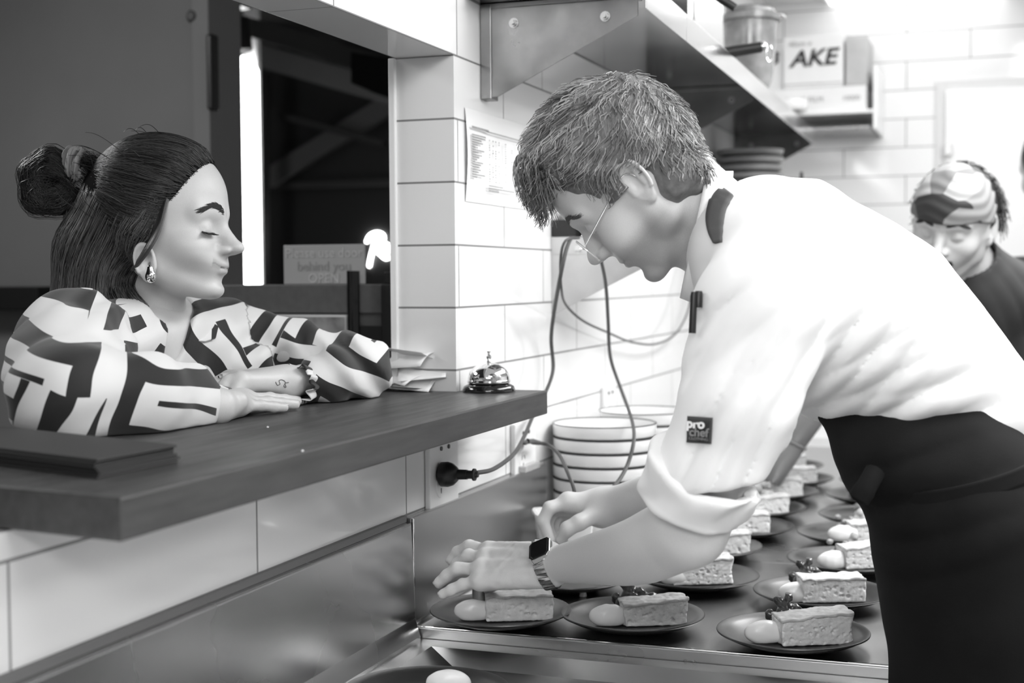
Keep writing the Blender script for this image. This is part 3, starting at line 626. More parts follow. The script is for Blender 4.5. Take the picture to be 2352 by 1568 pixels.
# ------------------------------------------------------------------ heads
class Head:
    """local frame: x forward, y to the person's left, z up, origin between the ears; o = world origin"""
    def __init__(s, o, fwd, up, scale=1.0, fem=0.0, smile=0.0, nose=1.0, ze=0.008, zc=-0.105, ear=(-0.010, 0.004), nx=1.0, mz=0.0, fh=0.0, es=1.0):
        s.es = es
        s.mz = mz; s.fh = fh
        s.ze = ze; s.a = 0.1255 / (ze - zc); s.b = 0.1095 / (0.128 - ze); s.ear = ear; s.nx = nx
        f = _n(fwd); u = np.asarray(up, float); u = _n(u - f * u.dot(f)); l = np.cross(u, f)
        s.R = np.array([f, l, u]); s.o = np.asarray(o, float); s.k = scale; s.fem = fem; s.smile = smile; s.nose = nose
    def raw(s, p): return (p - s.o) @ s.R.T / s.k
    def loc(s, p):
        q = s.raw(p); z = q[:, 2] - s.ze; q[:, 2] = 0.0185 + np.where(z < 0, z * s.a, z * s.b)
        q[:, 0] -= s.mz * np.clip((-0.022 - q[:, 2]) / 0.02, 0, 1) * np.clip(q[:, 0] / 0.05, 0, 1); return q
    def w(s, x, y=None, z=None):
        "template coordinates to world"
        if y is not None: x = np.array((x, y, z), float)
        x = np.array(x, float); z = x[..., 2] - 0.0185; x[..., 2] = s.ze + np.where(z < 0, z / s.a, z / s.b)
        return s.o + (x * s.k) @ s.R
    def sdf(s, P):
        p = s.loc(P); q = p.copy(); q[:, 1] = np.abs(q[:, 1]); fem = s.fem
        d = ell(q, (-0.006, 0, 0.040), (0.097, 0.076, 0.088))
        d = smin(d, ell(q, (0.032 - s.fh, 0, 0.060), (0.062, 0.060, 0.052)), 0.02)
        d = smin(d, ell(q, (0.035, 0, -0.015), (0.053, 0.055, 0.075)), 0.02)
        jw = 0.050 - 0.006 * fem
        d = smin(d, rc(q, (0.004, jw, -0.052), (0.062, 0.014, -0.090), 0.017, 0.015), 0.022)
        d = smin(d, rc(q, (0.0, jw + 0.008, -0.005), (0.006, jw, -0.05), 0.018, 0.017), 0.02)
        d = smin(d, ell(q, (0.040, 0, -0.075), (0.036, 0.034, 0.026)), 0.02)
        d = smin(d, ell(q, (0.0765 - 0.0015 * fem, 0, -0.0915), (0.0145, 0.022 - 0.003 * fem, 0.0160 - 0.001 * fem)), 0.016)
        d = smin(d, ell(q, (0.054, 0.041, -0.012), (0.020, 0.017, 0.018)), 0.034)          # cheek bone
        if s.smile: d = smin(d, ell(q, (0.064, 0.034, -0.026), (0.012, 0.014, 0.013)), 0.026)
        d = smin(d, rc(q, (0.0875, 0.008, 0.040), (0.070, 0.046, 0.040), 0.0095 - 0.002 * fem, 0.008), 0.014)   # brow
        d = smax(d, -ell(q, (0.100, 0.032, 0.018), (0.020, 0.0165, 0.0125)), 0.014)        # socket
        eye = sph(q, (0.0735, 0.031, 0.0185), 0.0128)
        d = smin(d, eye, 0.005)
        d = smax(d, -rc(q, (0.0915, 0.024, 0.0285), (0.082, 0.043, 0.0275), 0.0012, 0.0010), 0.004)   # lid crease
        d = smin(d, rc(q, (0.0865, 0.024, 0.0140), (0.0785, 0.042, 0.0150), 0.0016, 0.0012), 0.004)   # lash edge
        d = smax(d, -rc(q, (0.0865, 0.024, 0.0118), (0.0785, 0.042, 0.0128), 0.0008, 0.0006), 0.003)
        # muzzle, lips
        d = smin(d, ell(q, (0.066, 0, -0.044), (0.027, 0.034, 0.027)), 0.020)
        zc = 0.008 * s.smile
        lk = 1 - 0.22 * fem; mc = (0.074 - 0.010 * s.smile, 0.025 + 0.008 * s.smile, -0.0485 + zc)
        up_ = np.minimum(rc(q, (0.0918, 0.0, -0.0440), (0.0885, 0.010, -0.0452), 0.0052 * lk, 0.0048 * lk), rc(q, (0.0885, 0.010, -0.0452), mc, 0.0048 * lk, 0.0030))
        lo_ = np.minimum(rc(q, (0.0895, 0.0, -0.0565), (0.0865, 0.010, -0.0555), 0.0066 * lk, 0.0058 * lk), rc(q, (0.0865, 0.010, -0.0555), mc, 0.0058 * lk, 0.0028))
        d = smin(d, up_, 0.006); d = smin(d, lo_, 0.006)
        d = smax(d, -np.minimum(rc(q, (0.0975, 0, -0.0503), (0.091, 0.012, -0.0503), 0.0013, 0.0013), rc(q, (0.091, 0.012, -0.0503), (mc[0] + 0.005, mc[1], mc[2] + 0.001), 0.0014, 0.0014)), 0.003)
        d = smax(d, -ell(q, (0.0955, 0, -0.0725), (0.0075, 0.018, 0.006)), 0.012)            # under lip
        d = smax(d, -rc(q, (0.099, 0, -0.030), (0.099, 0, -0.040), 0.0022, 0.0022), 0.004)  # philtrum
        # nose
        n = s.nose; q0 = q; q = q.copy(); q[:, 0] = 0.088 + (q[:, 0] - 0.088) / s.nx
        nz = rc(q, (0.083, 0, 0.034), (0.1075 * 1.0 + 0.004 * (n - 1), 0, -0.004), 0.0080, 0.0085)
        nz = smin(nz, rc(q, (0.095, 0, 0.012), (0.104, 0, -0.010), 0.0095, 0.0095), 0.006)
        nz = smin(nz, sph(q, (0.1115 + 0.003 * (n - 1), 0, -0.0115), 0.0100 + 0.0022 * (n - 1)), 0.007)
        nz = smin(nz, ell(q, (0.0975, 0.0125, -0.0165), (0.0105, 0.0068, 0.0078)), 0.005)
        nz = smin(nz, rc(q, (0.106, 0, -0.020), (0.092, 0, -0.024), 0.0045, 0.005), 0.006)
        nz = smax(nz, -ell(q, (0.1035, 0.0072, -0.0255), (0.006, 0.0030, 0.0045)), 0.002)
        d = smin(d, nz, 0.010)
        # ears
        q = s.raw(P); q[:, 1] = np.abs(q[:, 1])
        e = q - A3(s.ear[0], 0.0765, s.ear[1]); ca, sa = math.cos(0.22), math.sin(0.22)
        ex = e[:, 0] * ca - e[:, 2] * sa * -1; ez = -e[:, 0] * sa * 1 + e[:, 2] * ca; ey = e[:, 1] + 0.35 * ex + 0.02 * 0
        E = np.stack([ex, ey, ez], 1) / s.es; er = ell(E, (0, 0, 0), (0.0165, 0.0055, 0.0300)); er = smin(er, ell(E, (-0.001, -0.001, -0.026), (0.0085, 0.0045, 0.010)), 0.006)
        rr = np.sqrt((E[:, 0] / 0.0150) ** 2 + (E[:, 2] / 0.0280) ** 2)
        rim = np.sqrt(((rr - 1.0) * 0.0185) ** 2 + (E[:, 1] - 0.0035) ** 2) - 0.0032
        rim = np.where((E[:, 2] < -0.018), rim + 0.003, rim); er = smin(er, rim, 0.003)
        er = smax(er, -ell(E, (0.001, 0.0065, 0.002), (0.0095, 0.0070, 0.0190)), 0.003)
        er = smin(er, rc(E, (-0.004, 0.0015, 0.012), (-0.006, 0.002, -0.008), 0.0026, 0.0028), 0.003)
        er = smax(er, -ell(E, (0.005, 0.004, -0.006), (0.0045, 0.009, 0.0055)), 0.002)
        er = smin(er, ell(E, (0.0115, 0.001, -0.004), (0.0035, 0.004, 0.006)), 0.003)
        er = er * s.es; d = smin(d, er, 0.005)
        return d * s.k
    def tone(s, P, stub=0.0):
        "skin tone map 0..1: 1 skin, lower: lips, stubble"
        p = s.loc(P); y = np.abs(p[:, 1]); t = np.ones(len(p))
        zc = 0.010 * s.smile * np.clip(y / 0.028, 0, 1) ** 2
        lip = np.exp(-((p[:, 2] + 0.0500 - zc) / 0.0085) ** 4) * (p[:, 0] > 0.080 - 0.006) * (y < 0.0265 + 0.006 * s.smile)
        t -= 0.32 * lip
        t -= 0.30 * np.exp(-((p[:, 2] + 0.0503 - zc) / 0.0014) ** 2) * (y < 0.027 + 0.006 * s.smile) * (p[:, 0] > 0.066)
        if stub:
            m = np.clip((-0.026 - p[:, 2]) / 0.02, 0, 1) * np.clip((p[:, 0] + 0.03) / 0.03, 0, 1) * (np.clip((p[:, 2] + 0.125) / 0.02, 0, 1))
            m *= 1 - 0.7 * np.exp(-(((p[:, 0] - 0.06) / 0.02) ** 2 + ((y - 0.045) / 0.016) ** 2 + ((p[:, 2] + 0.025) / 0.018) ** 2))
            t -= stub * m * (1 - lip)
        t -= 0.10 * np.exp(-(((p[:, 0] - 0.085) / 0.02) ** 2 + ((y - 0.033) / 0.015) ** 2 + ((p[:, 2] - 0.018) / 0.008) ** 2))
        return np.clip(t, 0, 1)
def skin_mat(name, lo, hi, nm=0.06):
    m = mat(name, hi, 0.45, sss=0.12, bump=0.12, bscale=700, bdist=0.0006); return attr_shade(m, 'tone', lo, hi, nm, 900)
def hair_mat(name, lo, hi, rough=0.35):
    m = mat(name, hi, rough, spec=0.6); return attr_shade(m, 'tone', lo, hi)
def brow_strands(H, n, side, thick, z0=0.040, seed=1, dark=1.0, length=0.008):
    rs = np.random.RandomState(seed); out = []
    for i in range(n):
        u = rs.rand() ** 0.8; y = 0.012 + 0.036 * u; x = 0.0985 - 0.0225 * u ** 1.7; z = z0 + 0.006 * math.sin(min(1, u * 1.25) * 2.3) - 0.006 * max(0, u - 0.6) * 2.5
        z += rs.uniform(-1, 1) * thick * (1 - 0.65 * u); a = A3(x, y, z)
        dr = A3(-0.35 - 0.5 * u, 0.8, 0.55 * (1 - u) - 0.15 + rs.normal() * 0.12); dr /= np.linalg.norm(dr)
        L = length * rs.uniform(0.7, 1.1); pts = [a + dr * L * t + A3(0.0012 * math.sin(3 * t), 0, -0.0012 * t * t) for t in (0, .35, .7, 1)]
        out.append(H.w(np.array(pts) * A3(1, side, 1)))
    return snap(H, np.array(out), 0.0006)
def lash_strands(H, n, side, seed=2, L0=0.006):
    rs = np.random.RandomState(seed); out = []
    for i in range(n):
        u = i / (n - 1); a = A3(0.0875 - 0.009 * u, 0.021 + 0.024 * u, 0.0130 + 0.0010 * u); L = L0 * (0.75 + 0.45 * u) * rs.uniform(0.8, 1.1)
        dr = A3(0.8, 0.25 + 0.5 * u, -0.45 + rs.normal() * 0.05); dr /= np.linalg.norm(dr)
        out.append(H.w(np.array([a + dr * L * t + A3(0, 0, 0.0022 * t * t) for t in (0, .35, .7, 1)]) * A3(1, side, 1)))
    return np.array(out)
def grad(fn, P, e=0.0006):
    g = np.stack([fn(P + A3(*(e * (i == k) for k in range(3)))) - fn(P - A3(*(e * (i == k) for k in range(3)))) for i in range(3)], 1)
    return g / np.maximum(np.linalg.norm(g, axis=1, keepdims=True), 1e-9)
def snap(H, paths, off, fn=None):
    "bring strand points to a given height above the skin"
    fn = fn or H.sdf; sh = paths.shape; P = paths.reshape(-1, 3)
    for _ in range(3):
        P = P - grad(fn, P) * (fn(P) - off)[:, None]
    return P.reshape(sh)

# ------------------------------------------------------------------ hands: knuckle points given, fingers as chains
def hand_sdf(p, wrist, knuckles, fingers, rad, palm_r=0.012, thumb=None, trad=None, wr=0.026, k=0.010, normal=None):
    d = None
    nk = len(knuckles)
    for i in range(nk):
        e = rc(p, wrist[i] if isinstance(wrist, list) else wrist, knuckles[i], wr if not isinstance(wr, list) else wr[i], palm_r); d = e if d is None else smin(d, e, 0.012)
    for i in range(nk - 1): d = smin(d, rc(p, knuckles[i], knuckles[i + 1], palm_r * 0.92, palm_r * 0.92), 0.008)
    for i in range(nk):
        pts = [knuckles[i]] + fingers[i]; r = rad[i]
        fd = chain(p, pts, [r * 1.1, r * 1.03, r * 0.97, r * 0.87][:len(pts)], 0.004)
        d = smin(d, fd, 0.006)
    if thumb is not None: d = smin(d, chain(p, thumb, trad, 0.008), 0.010)
    return d
# ------------------------------------------------------------------ shader arithmetic helper
class X:
    def __init__(s, nt, v): s.nt = nt; s.v = v
    def _m(s, op, *o):
        n = s.nt.nodes.new('ShaderNodeMath'); n.operation = op
        for i, q in enumerate((s,) + o):
            if isinstance(q, X): q = q.v
            if isinstance(q, (int, float)): n.inputs[i].default_value = q
            else: s.nt.links.new(q, n.inputs[i])
        return X(s.nt, n.outputs[0])
    def __add__(s, o): return s._m('ADD', o)
    def __sub__(s, o): return s._m('SUBTRACT', o)
    def __mul__(s, o): return s._m('MULTIPLY', o)
    def abs(s): return s._m('ABSOLUTE')
    def floor(s): return s._m('FLOOR')
    def fract(s): return s._m('FRACT')
    def mod(s, o): return s._m('FLOORED_MODULO', o)
    def gt(s, o): return s._m('GREATER_THAN', o)
    def lt(s, o): return s._m('LESS_THAN', o)
    def max(s, o): return s._m('MAXIMUM', o)
    def min(s, o): return s._m('MINIMUM', o)
    def sin(s): return s._m('SINE')
def blouse_mat():
    m = mat('printed_cloth', 0.7, 0.75, sheen=0.2, bump=0.1, bscale=900); nt = m.node_tree; L = nt.links; N = nt.nodes.new
    a = N('ShaderNodeAttribute'); a.attribute_name = 'cloth'; sp = N('ShaderNodeSeparateXYZ')
    no = N('ShaderNodeTexNoise'); no.inputs['Scale'].default_value = 11; no.inputs['Detail'].default_value = 1; L.new(a.outputs['Vector'], no.inputs['Vector'])
    vm = N('ShaderNodeVectorMath'); vm.operation = 'MULTIPLY_ADD'; L.new(no.outputs['Color'], vm.inputs[0]); vm.inputs[1].default_value = (0.035, 0.035, 0); L.new(a.outputs['Vector'], vm.inputs[2])
    L.new(vm.outputs[0], sp.inputs[0]); u = X(nt, sp.outputs[0]); v = X(nt, sp.outputs[1])
    cw, ch, st = 0.20, 0.128, 0.045
    row = (v * (1 / ch)).floor(); u2 = u + row.mod(3) * 0.075
    col = (u2 * (1 / cw)).floor()
    qx = ((u2 * (1 / cw)).fract() - 0.5) * cw; qy = ((v * (1 / ch)).fract() - 0.5) * ch
    rd = (qx.abs() - (cw - ch) / 2).max(qy.abs())
    s1 = (rd * (1 / st) + 0.42).fract().gt(0.5)
    cut = qx.gt(0.01) * qy.gt(0.004) * (row + col).mod(2).gt(0.5)          # opens every other rectangle
    s2 = ((qx + qy * 0.25) * (1 / 0.05)).fract().gt(0.48)
    pat = s1 * (cut * -1 + 1) + s2 * cut
    fin = pat * 0.66 + 0.010
    cr = N('ShaderNodeCombineColor'); 
    for i in range(3): L.new(fin.v, cr.inputs[i])
    L.new(cr.outputs[0], nt.nodes['Principled BSDF'].inputs['Base Color']); return m
def chain_uv(p, pts, vref):
    "arc length along a chain and distance around it"
    best = np.full(len(p), 1e9); U = np.zeros(len(p)); V = np.zeros(len(p)); L0 = 0
    for i in range(len(pts) - 1):
        a = np.asarray(pts[i], float); b = np.asarray(pts[i + 1], float); ba = b - a; ln = np.linalg.norm(ba); t = ba / ln
        n1 = np.asarray(vref, float) - t * (np.asarray(vref) @ t); n1 /= np.linalg.norm(n1); n2 = np.cross(t, n1)
        h = (p - a) @ t; hc = np.clip(h, 0, ln); r = p - a - hc[:, None] * t; d = np.linalg.norm(r, axis=1)
        k = d < best; best[k] = d[k]; U[k] = (L0 + h)[k]; V[k] = (np.arctan2(r @ n2, r @ n1) * 0.058)[k]; L0 += ln
    return U, V

# ------------------------------------------------------------------ woman leaning on the ledge
SKIN = skin_mat('skin', 0.10, 0.56)
HAIRD = hair_mat('dark_hair', 0.008, 0.17, 0.34); HAIRB = mat('dark_hair_base', 0.010, 0.95, spec=0.05)
BLOUSE = blouse_mat()
wo = thing('person', tuple(W(330, 1000, 2.05)[:2]) + (0.0,), 'woman in profile, bold black and white blouse, dark hair tied back, leaning on the ledge', 'person')
HW = Head(W(366, 533, 2.0), DR(0.99, 0.012, -0.13), DR(0.012, -1, 0), 1.04, fem=1.0, smile=0.9, nose=1.25, ze=0.0, zc=-0.092, ear=(0.012, -0.045), es=0.80, nx=1.0, mz=0.003, fh=0.003)
nk0, nk1, nk2 = W(352, 650, 2.02), W(366, 760, 2.04), W(360, 860, 2.06)
def w_head(p):
    d = HW.sdf(p); d = smin(d, chain(p, [nk0, nk1, nk2], [0.044, 0.042, 0.060], 0.01), 0.018)
    return smin(d, ell(p, W(352, 880, 2.05), (0.14, 0.075, 0.06)), 0.03)
# arms (skin)
nW = PZ(500, 932, LZ + 0.021); 
kn = [PZ(571, 908, LZ + 0.017), PZ(568, 917, LZ + 0.018), PZ(562, 925, LZ + 0.017), PZ(553, 933, LZ + 0.015)]
tips = [(672, 914), (681, 921), (677, 929), (652, 936)]
fn_ = []
for k, tp in zip(kn, tips):
    e = PZ(tp[0], tp[1], LZ + 0.0075); m1 = k + (e - k) * 0.45 + A3(0, 0, 0.002); m2 = k + (e - k) * 0.75 + A3(0, 0, 0.0005); fn_.append([m1, m2, e])
nE = W(150, 900, 1.64)
def w_near(p):
    d = hand_sdf(p, nW, kn, fn_, [0.0082, 0.0086, 0.0082, 0.0072], palm_r=0.0105, wr=0.0165, thumb=[nW + DR(0.02, -0.005, 0.03), PZ(560, 903, LZ + 0.012), PZ(590, 905, LZ + 0.009)], trad=[0.012, 0.010, 0.008])
    return smin(d, rc(p, nW, nE, 0.0175, 0.036), 0.015)
fW = W(655, 879, 1.99); fE = W(815, 850, 2.13)
fk = [W(552, 876, 1.895), W(540, 874, 1.92), W(528, 874, 1.94), W(522, 876, 1.96)]
ff = [[W(544, 890, 1.885), W(539, 902, 1.88), W(537, 911, 1.88)], [W(524, 876, 1.89), W(514, 888, 1.885), W(511, 900, 1.885)],
      [W(512, 872, 1.91), W(499, 878, 1.90), W(494, 893, 1.895)], [W(505, 874, 1.93), W(494, 880, 1.92), W(488, 892, 1.91)]]
def w_far(p):
    d = hand_sdf(p, fW, fk, ff, [0.0085, 0.0085, 0.0080, 0.0072], palm_r=0.0135, wr=0.0195)
    return smin(d, rc(p, fW, fE, 0.0205, 0.030), 0.015)
sN, sF = W(190, 790, 1.87), W(520, 765, 2.18); ch = W(345, 900, 2.07)
def w_core(p):
    d = rc(p, sN, sF, 0.045, 0.045); d = smin(d, ell(p, ch, (0.15, 0.085, 0.15)), 0.05)
    d = smin(d, rc(p, ch - A3(0, 0, .05), A3(ch[0] + 0.0, ch[1] + 0.12, 0.95), 0.11, 0.13), 0.05)
    for s in (-0.09, 0.09): d = smin(d, chain(p, [A3(ch[0] + s, ch[1] + 0.14, 0.9), A3(ch[0] + s, ch[1] + 0.1, 0.5), A3(ch[0] + s, ch[1] + 0.16, 0.06)], [0.08, 0.055, 0.04], 0.02), 0.03)
    return smin(smin(d, chain(p, [sN, nE], [0.042, 0.038]), 0.02), chain(p, [sF, fE], [0.030, 0.030]), 0.02)
def box_of(pts, pad): q = np.array(pts); return q.min(0) - pad, q.max(0) + pad
p1 = nets(w_head, *box_of([HW.w(x, y, z) for x in (-.11, .13) for y in (-.09, .09) for z in (-.12, .135)] + [nk2], 0.02), 0.0018)
p2 = nets(w_near, *box_of([nE] + [f[-1] for f in fn_], 0.045), 0.0018)
p3 = nets(w_far, *box_of([fE] + [f[-1] for f in ff], 0.045), 0.0018)
p4 = nets(w_core, A3(ch[0] - .45, ch[1] - .35, 0.0), A3(ch[0] + .55, ch[1] + .4, 1.5), 0.012)
v, f = join([p1, p2, p3, p4]); tn = HW.tone(v)
# wrist tattoo: small dark curl
tc = W(650, 881, 1.95)
body = mesh('body', v, f, SKIN, wo, True, {'tone': tn})

# blouse
SL = [W(170, 792, 1.83), W(150, 850, 1.72), W(142, 902, 1.60), W(330, 912, 1.66), W(420, 922, 1.74), W(496, 930, 1.845)]
SLr = [0.076, 0.066, 0.0535, 0.0475, 0.041, 0.029]
SR = [W(525, 772, 2.18), W(650, 797, 2.18), W(822, 846, 2.12), W(760, 866, 2.05), W(698, 884, 2.01)]
SRr = [0.050, 0.044, 0.047, 0.036, 0.026]
def b_bod(p):
    q = squash(p, ch, _n(sF - sN), 0.75)
    d = ell(p, ch - A3(0, -0.02, 0.02), (0.17, 0.11, 0.18)); d = smin(d, rc(p, sN + A3(0.02, 0, 0), sF, 0.058, 0.056), 0.05)
    d = smin(d, rc(p, W(455, 800, 2.1), W(570, 850, 2.12), 0.05, 0.04), 0.03)
    d = smin(d, rc(p, ch - A3(0, -.03, .1), A3(ch[0], ch[1] + 0.12, 0.92), 0.13, 0.14), 0.05)
    # open neck
    d = smax(d, -smin(rc(p, W(382, 690, 2.0), W(392, 835, 1.96), 0.050, 0.012), rc(p, nk0, nk1, 0.056, 0.050), 0.01), 0.008)
    return d
folds = [(W(330, 800, 1.8), DR(0.8, 0.6, 0), 0.16), (W(120, 950, 1.65), DR(0.3, 1, 0), 0.12), (W(800, 830, 2.1), DR(0.85, -0.5, 0), 0.15), (W(640, 800, 2.15), DR(0.5, 0.86, 0), 0.12)]
def b_all(p):
    a = chain(p, SL, SLr, 0.035); b = chain(p, SR, SRr, 0.03); c = b_bod(p)
    d = smin(smin(c, a, 0.02), b, 0.02)
    for c0, n, rad in folds:
        q = p - c0; m = np.exp(-(np.sum(q * q, 1) / (rad * rad)) * 2); s = q @ n
        d = d + m * 0.0055 * np.sin(s * 150 + 2.2 * np.sin(q @ A3(9, 7, 12)))
    d = d + 0.0022 * vnoise(p, 45, 3)
    d = smax(d, -(p[:, 2] - (LZ + 0.0015)), 0.002) if False else np.where((p[:, 1] < 0.34) & (p[:, 2] < LZ + 0.01), np.maximum(d, (LZ + 0.001) - p[:, 2]), d)
    # open cuffs
    d = smax(d, -rc(p, W(494, 934, 1.845), W(545, 944, 1.9), 0.021, 0.023), 0.004); d = smax(d, -rc(p, W(700, 884, 2.01), W(640, 884, 1.95), 0.021, 0.024), 0.004)
    return d
v, f = nets(b_all, A3(ch[0] - .5, -0.1, 0.85), A3(ch[0] + .72, ch[1] + .3, 1.50), 0.0036)
a = chain(v, SL, SLr, 0.035); b_ = chain(v, SR, SRr, 0.03); c_ = b_bod(v)
Ua, Va = chain_uv(v, SL, A3(0, 0, -1)); Ub, Vb = chain_uv(v, SR, A3(0, 0, -1)); uv = np.zeros((len(v), 3))
q = (v - ch); uv[:, 0] = q @ _n(DR(0.55, 0.83, 0)); uv[:, 1] = q @ _n(DR(0.83, -0.55, 0)) + 0.03
k = (a < b_) & (a < c_ + 0.004); qq = v - SL[3]; uv[k, 0] = (qq @ _n(DR(0.93, 0.25, 0.3)))[k] + 0.03; uv[k, 1] = (qq @ _n(DR(-0.25, 0.97, 0)))[k] + 0.045
k = (b_ <= a) & (b_ < c_ + 0.004); qq = v - SR[2]; uv[k, 0] = (qq @ _n(DR(-0.45, 0.9, 0)))[k] + 0.42; uv[k, 1] = (qq @ _n(DR(0.9, 0.45, 0)))[k] + 0.3
mesh('blouse', v, f, BLOUSE, wo, True, {'cloth': uv})
# ruffled cuffs
def ruffle(c, ax, r0, r1, ln, name='ruffled_cuff', amp=0.005, k=9):
    ax = _n(ax); n1 = _n(np.cross(ax, A3(0, 0, 1))); n2 = np.cross(ax, n1); v = []; n, m = 90, 6; uvs = []
    for j in range(m + 1):
        for i in range(n):
            t = 2 * math.pi * i / n; w = j / m; r = r0 + (r1 - r0) * w + amp * w * math.sin(k * t + 1.5 * math.sin(2 * t)); 
            q = c + ax * ln * w * (1 + 0.15 * math.cos(k * t)) + (n1 * math.cos(t) + n2 * math.sin(t)) * r
            q[2] = max(q[2], LZ + 0.001); v.append(q); uvs.append((t * 0.05, j * 0.012, 0))
    f = [(j * n + i, j * n + (i + 1) % n, (j + 1) * n + (i + 1) % n, (j + 1) * n + i) for j in range(m) for i in range(n)]
    o = mesh(name, v, f, BLOUSE, wo, True, {'cloth': np.array(uvs)}); o.modifiers.new('t', 'SOLIDIFY').thickness = 0.0012
ruffle(W(706, 882, 2.015), W(640, 884, 1.95) - W(706, 882, 2.015), 0.025, 0.029, 0.032)
ruffle(W(480, 932, 1.82), W(540, 944, 1.9) - W(480, 932, 1.82), 0.024, 0.024, 0.022, amp=0.003)
# collar flap
cp = [(424, 736, 2.03), (452, 722, 2.05), (500, 752, 2.06), (494, 778, 2.04), (470, 786, 2.02), (428, 784, 2.0)]
o = mesh('collar_flap', [W(*c) for c in cp], [tuple(range(6))], BLOUSE, wo, False, {'cloth': np.array([(0.15 + c[0] * .0004, 0.12 + c[1] * .0004, 0) for c in cp])}); o.modifiers.new('t', 'SOLIDIFY').thickness = 0.003
cp = [(330, 742, 1.94), (352, 748, 1.95), (358, 800, 1.96), (345, 815, 1.95), (322, 775, 1.93)]
o = mesh('collar_flap', [W(*c) for c in cp], [tuple(range(5))], BLOUSE, wo, False, {'cloth': np.array([(0.05 + c[0] * .0004, 0.12 + c[1] * .0004, 0) for c in cp])}); o.modifiers.new('t', 'SOLIDIFY').thickness = 0.003

# hair
def hx_w(z): return np.interp(z, [-.06, -.025, 0, .04, .06, .085, .10, .13], [-.03, -.012, .012, .032, .050, .066, .074, .09])
def w_cap(p):
    q = HW.loc(p); t = 0.007 * np.clip((hx_w(q[:, 2]) - q[:, 0]) / 0.022, -1.2, 1); r = HW.raw(p)
    d = ell(np.abs(q) * A3(0, 1, 0) + q * A3(1, 0, 1), (-0.006, 0, 0.040), (0.097, 0.076, 0.088))
    d = smin(d, ell(q, (0.030, 0, 0.060), (0.062, 0.060, 0.052)), 0.02); d = smin(d, rc(np.stack([q[:, 0], np.abs(q[:, 1]), q[:, 2]], 1), (0.0, 0.058, -0.005), (0.0, 0.055, -0.04), 0.019, 0.015), 0.02)
    return d * HW.k - t
NB = 10
Lb = spline([(205, 400), (160, 470), (124, 555), (92, 640), (76, 702)], 6); Rb = spline([(430, 415), (392, 490), (352, 565), (333, 640), (352, 722)], 6)
def hang(u, t, lay):
    "point of the hanging hair sheet: u 0..1 back to front, t 0..1 down, lay = depth inside"
    i = t * (len(Lb) - 1); k = min(int(i), len(Lb) - 2); a = Lb[k] + (Lb[k + 1] - Lb[k]) * (i - k); b = Rb[k] + (Rb[k + 1] - Rb[k]) * (i - k)
    x, y = a + (b - a) * u; th = 0.085 * math.sqrt(max(0.0, 1 - (2 * u - 1) ** 2)) * (1 - 0.25 * t)
    return W(x, y + 20 * (u - 0.3) * t, 2.005 - 0.02 * u - th + lay)
hp = [W(300, 470, 2.0), W(235, 580, 2.0), W(210, 690, 2.0)]
def w_hang(p):
    q = squash(p, hp[1], _n(DR(0.2, 0, 1)), 1.05); d = chain(q, hp, [0.072, 0.062, 0.055], 0.02)
    return np.maximum(d, (W(200, 715, 2.0)[2] + 0.004 * np.sin(p[:, 0] * 160)) - p[:, 2])
lp = [W(165, 405, 2.0), W(120, 372, 2.0), W(76, 400, 2.0), W(88, 455, 2.0), W(135, 460, 2.0), W(165, 425, 2.0)]
sw = [W(378, 462, 1.93), W(360, 530, 1.917), W(335, 578, 1.908), W(306, 618, 1.92)]
def w_bun(p): return chain(p, lp, [0.010, 0.016, 0.016, 0.018, 0.016, 0.010], 0.01)
def w_hair(p):
    d = w_cap(p); d = smin(d, np.maximum(w_hang(p), -(w_head(p) - 0.0) + 0.0), 0.012); d = smin(d, w_bun(p), 0.006)
    d = smax(d, -(rc(p, W(350, 625, 1.93), W(345, 650, 1.89), 0.016, 0.020)), 0.006)
    return d
v, f = nets(w_hair, *box_of([W(40, 300, 2.12), W(40, 740, 1.85), W(520, 300, 1.85), W(520, 740, 2.12)], 0.02), 0.003)
hb = mesh('hair', v, f, HAIRB, wo, True)
rs = np.random.RandomState(5); T = W(188, 388, 2.0)
st = []
while len(st) < 2300:
    z = rs.uniform(-0.02, 0.118); s = 1 if rs.rand() < 0.12 else -1; x = hx_w(z) - abs(rs.normal()) * 0.022 - 0.000; 
    y = s * rs.uniform(0.0, 0.08); st.append((x, y, z))
st = np.array(st); P0 = HW.w(st)
for _ in range(6): P0 = P0 - grad(w_cap, P0) * (w_cap(P0) - 0.0005)[:, None]
k = (HW.loc(P0)[:, 0] < hx_w(HW.loc(P0)[:, 2]) + 0.003); P0 = P0[k]
ts = np.linspace(0, 1, 16)[None, :, None]; E = T + rs.normal(size=(len(P0), 3)) * 0.010
sag = np.clip((HW.loc(P0)[:, 2]) * 0 + 1, 0, 1)[:, None, None] * A3(0, 0, -0.012) * np.sin(ts * math.pi) * (HW.raw(P0)[:, 2] < 0.06)[:, None, None]
PP = P0[:, None] * (1 - ts) + E[:, None] * ts + sag
q = PP.reshape(-1, 3); off = np.tile(0.0008 + 0.002 * rs.rand(len(P0))[:, None], (1, 16)).ravel()
for _ in range(4):
    dd = w_cap(q); g = grad(w_cap, q); mv = np.where((dd < off) | (np.tile(ts[0, :, 0], len(P0)) < 0.9), dd - off, 0); q = q - g * mv[:, None]
slick = q.reshape(PP.shape)
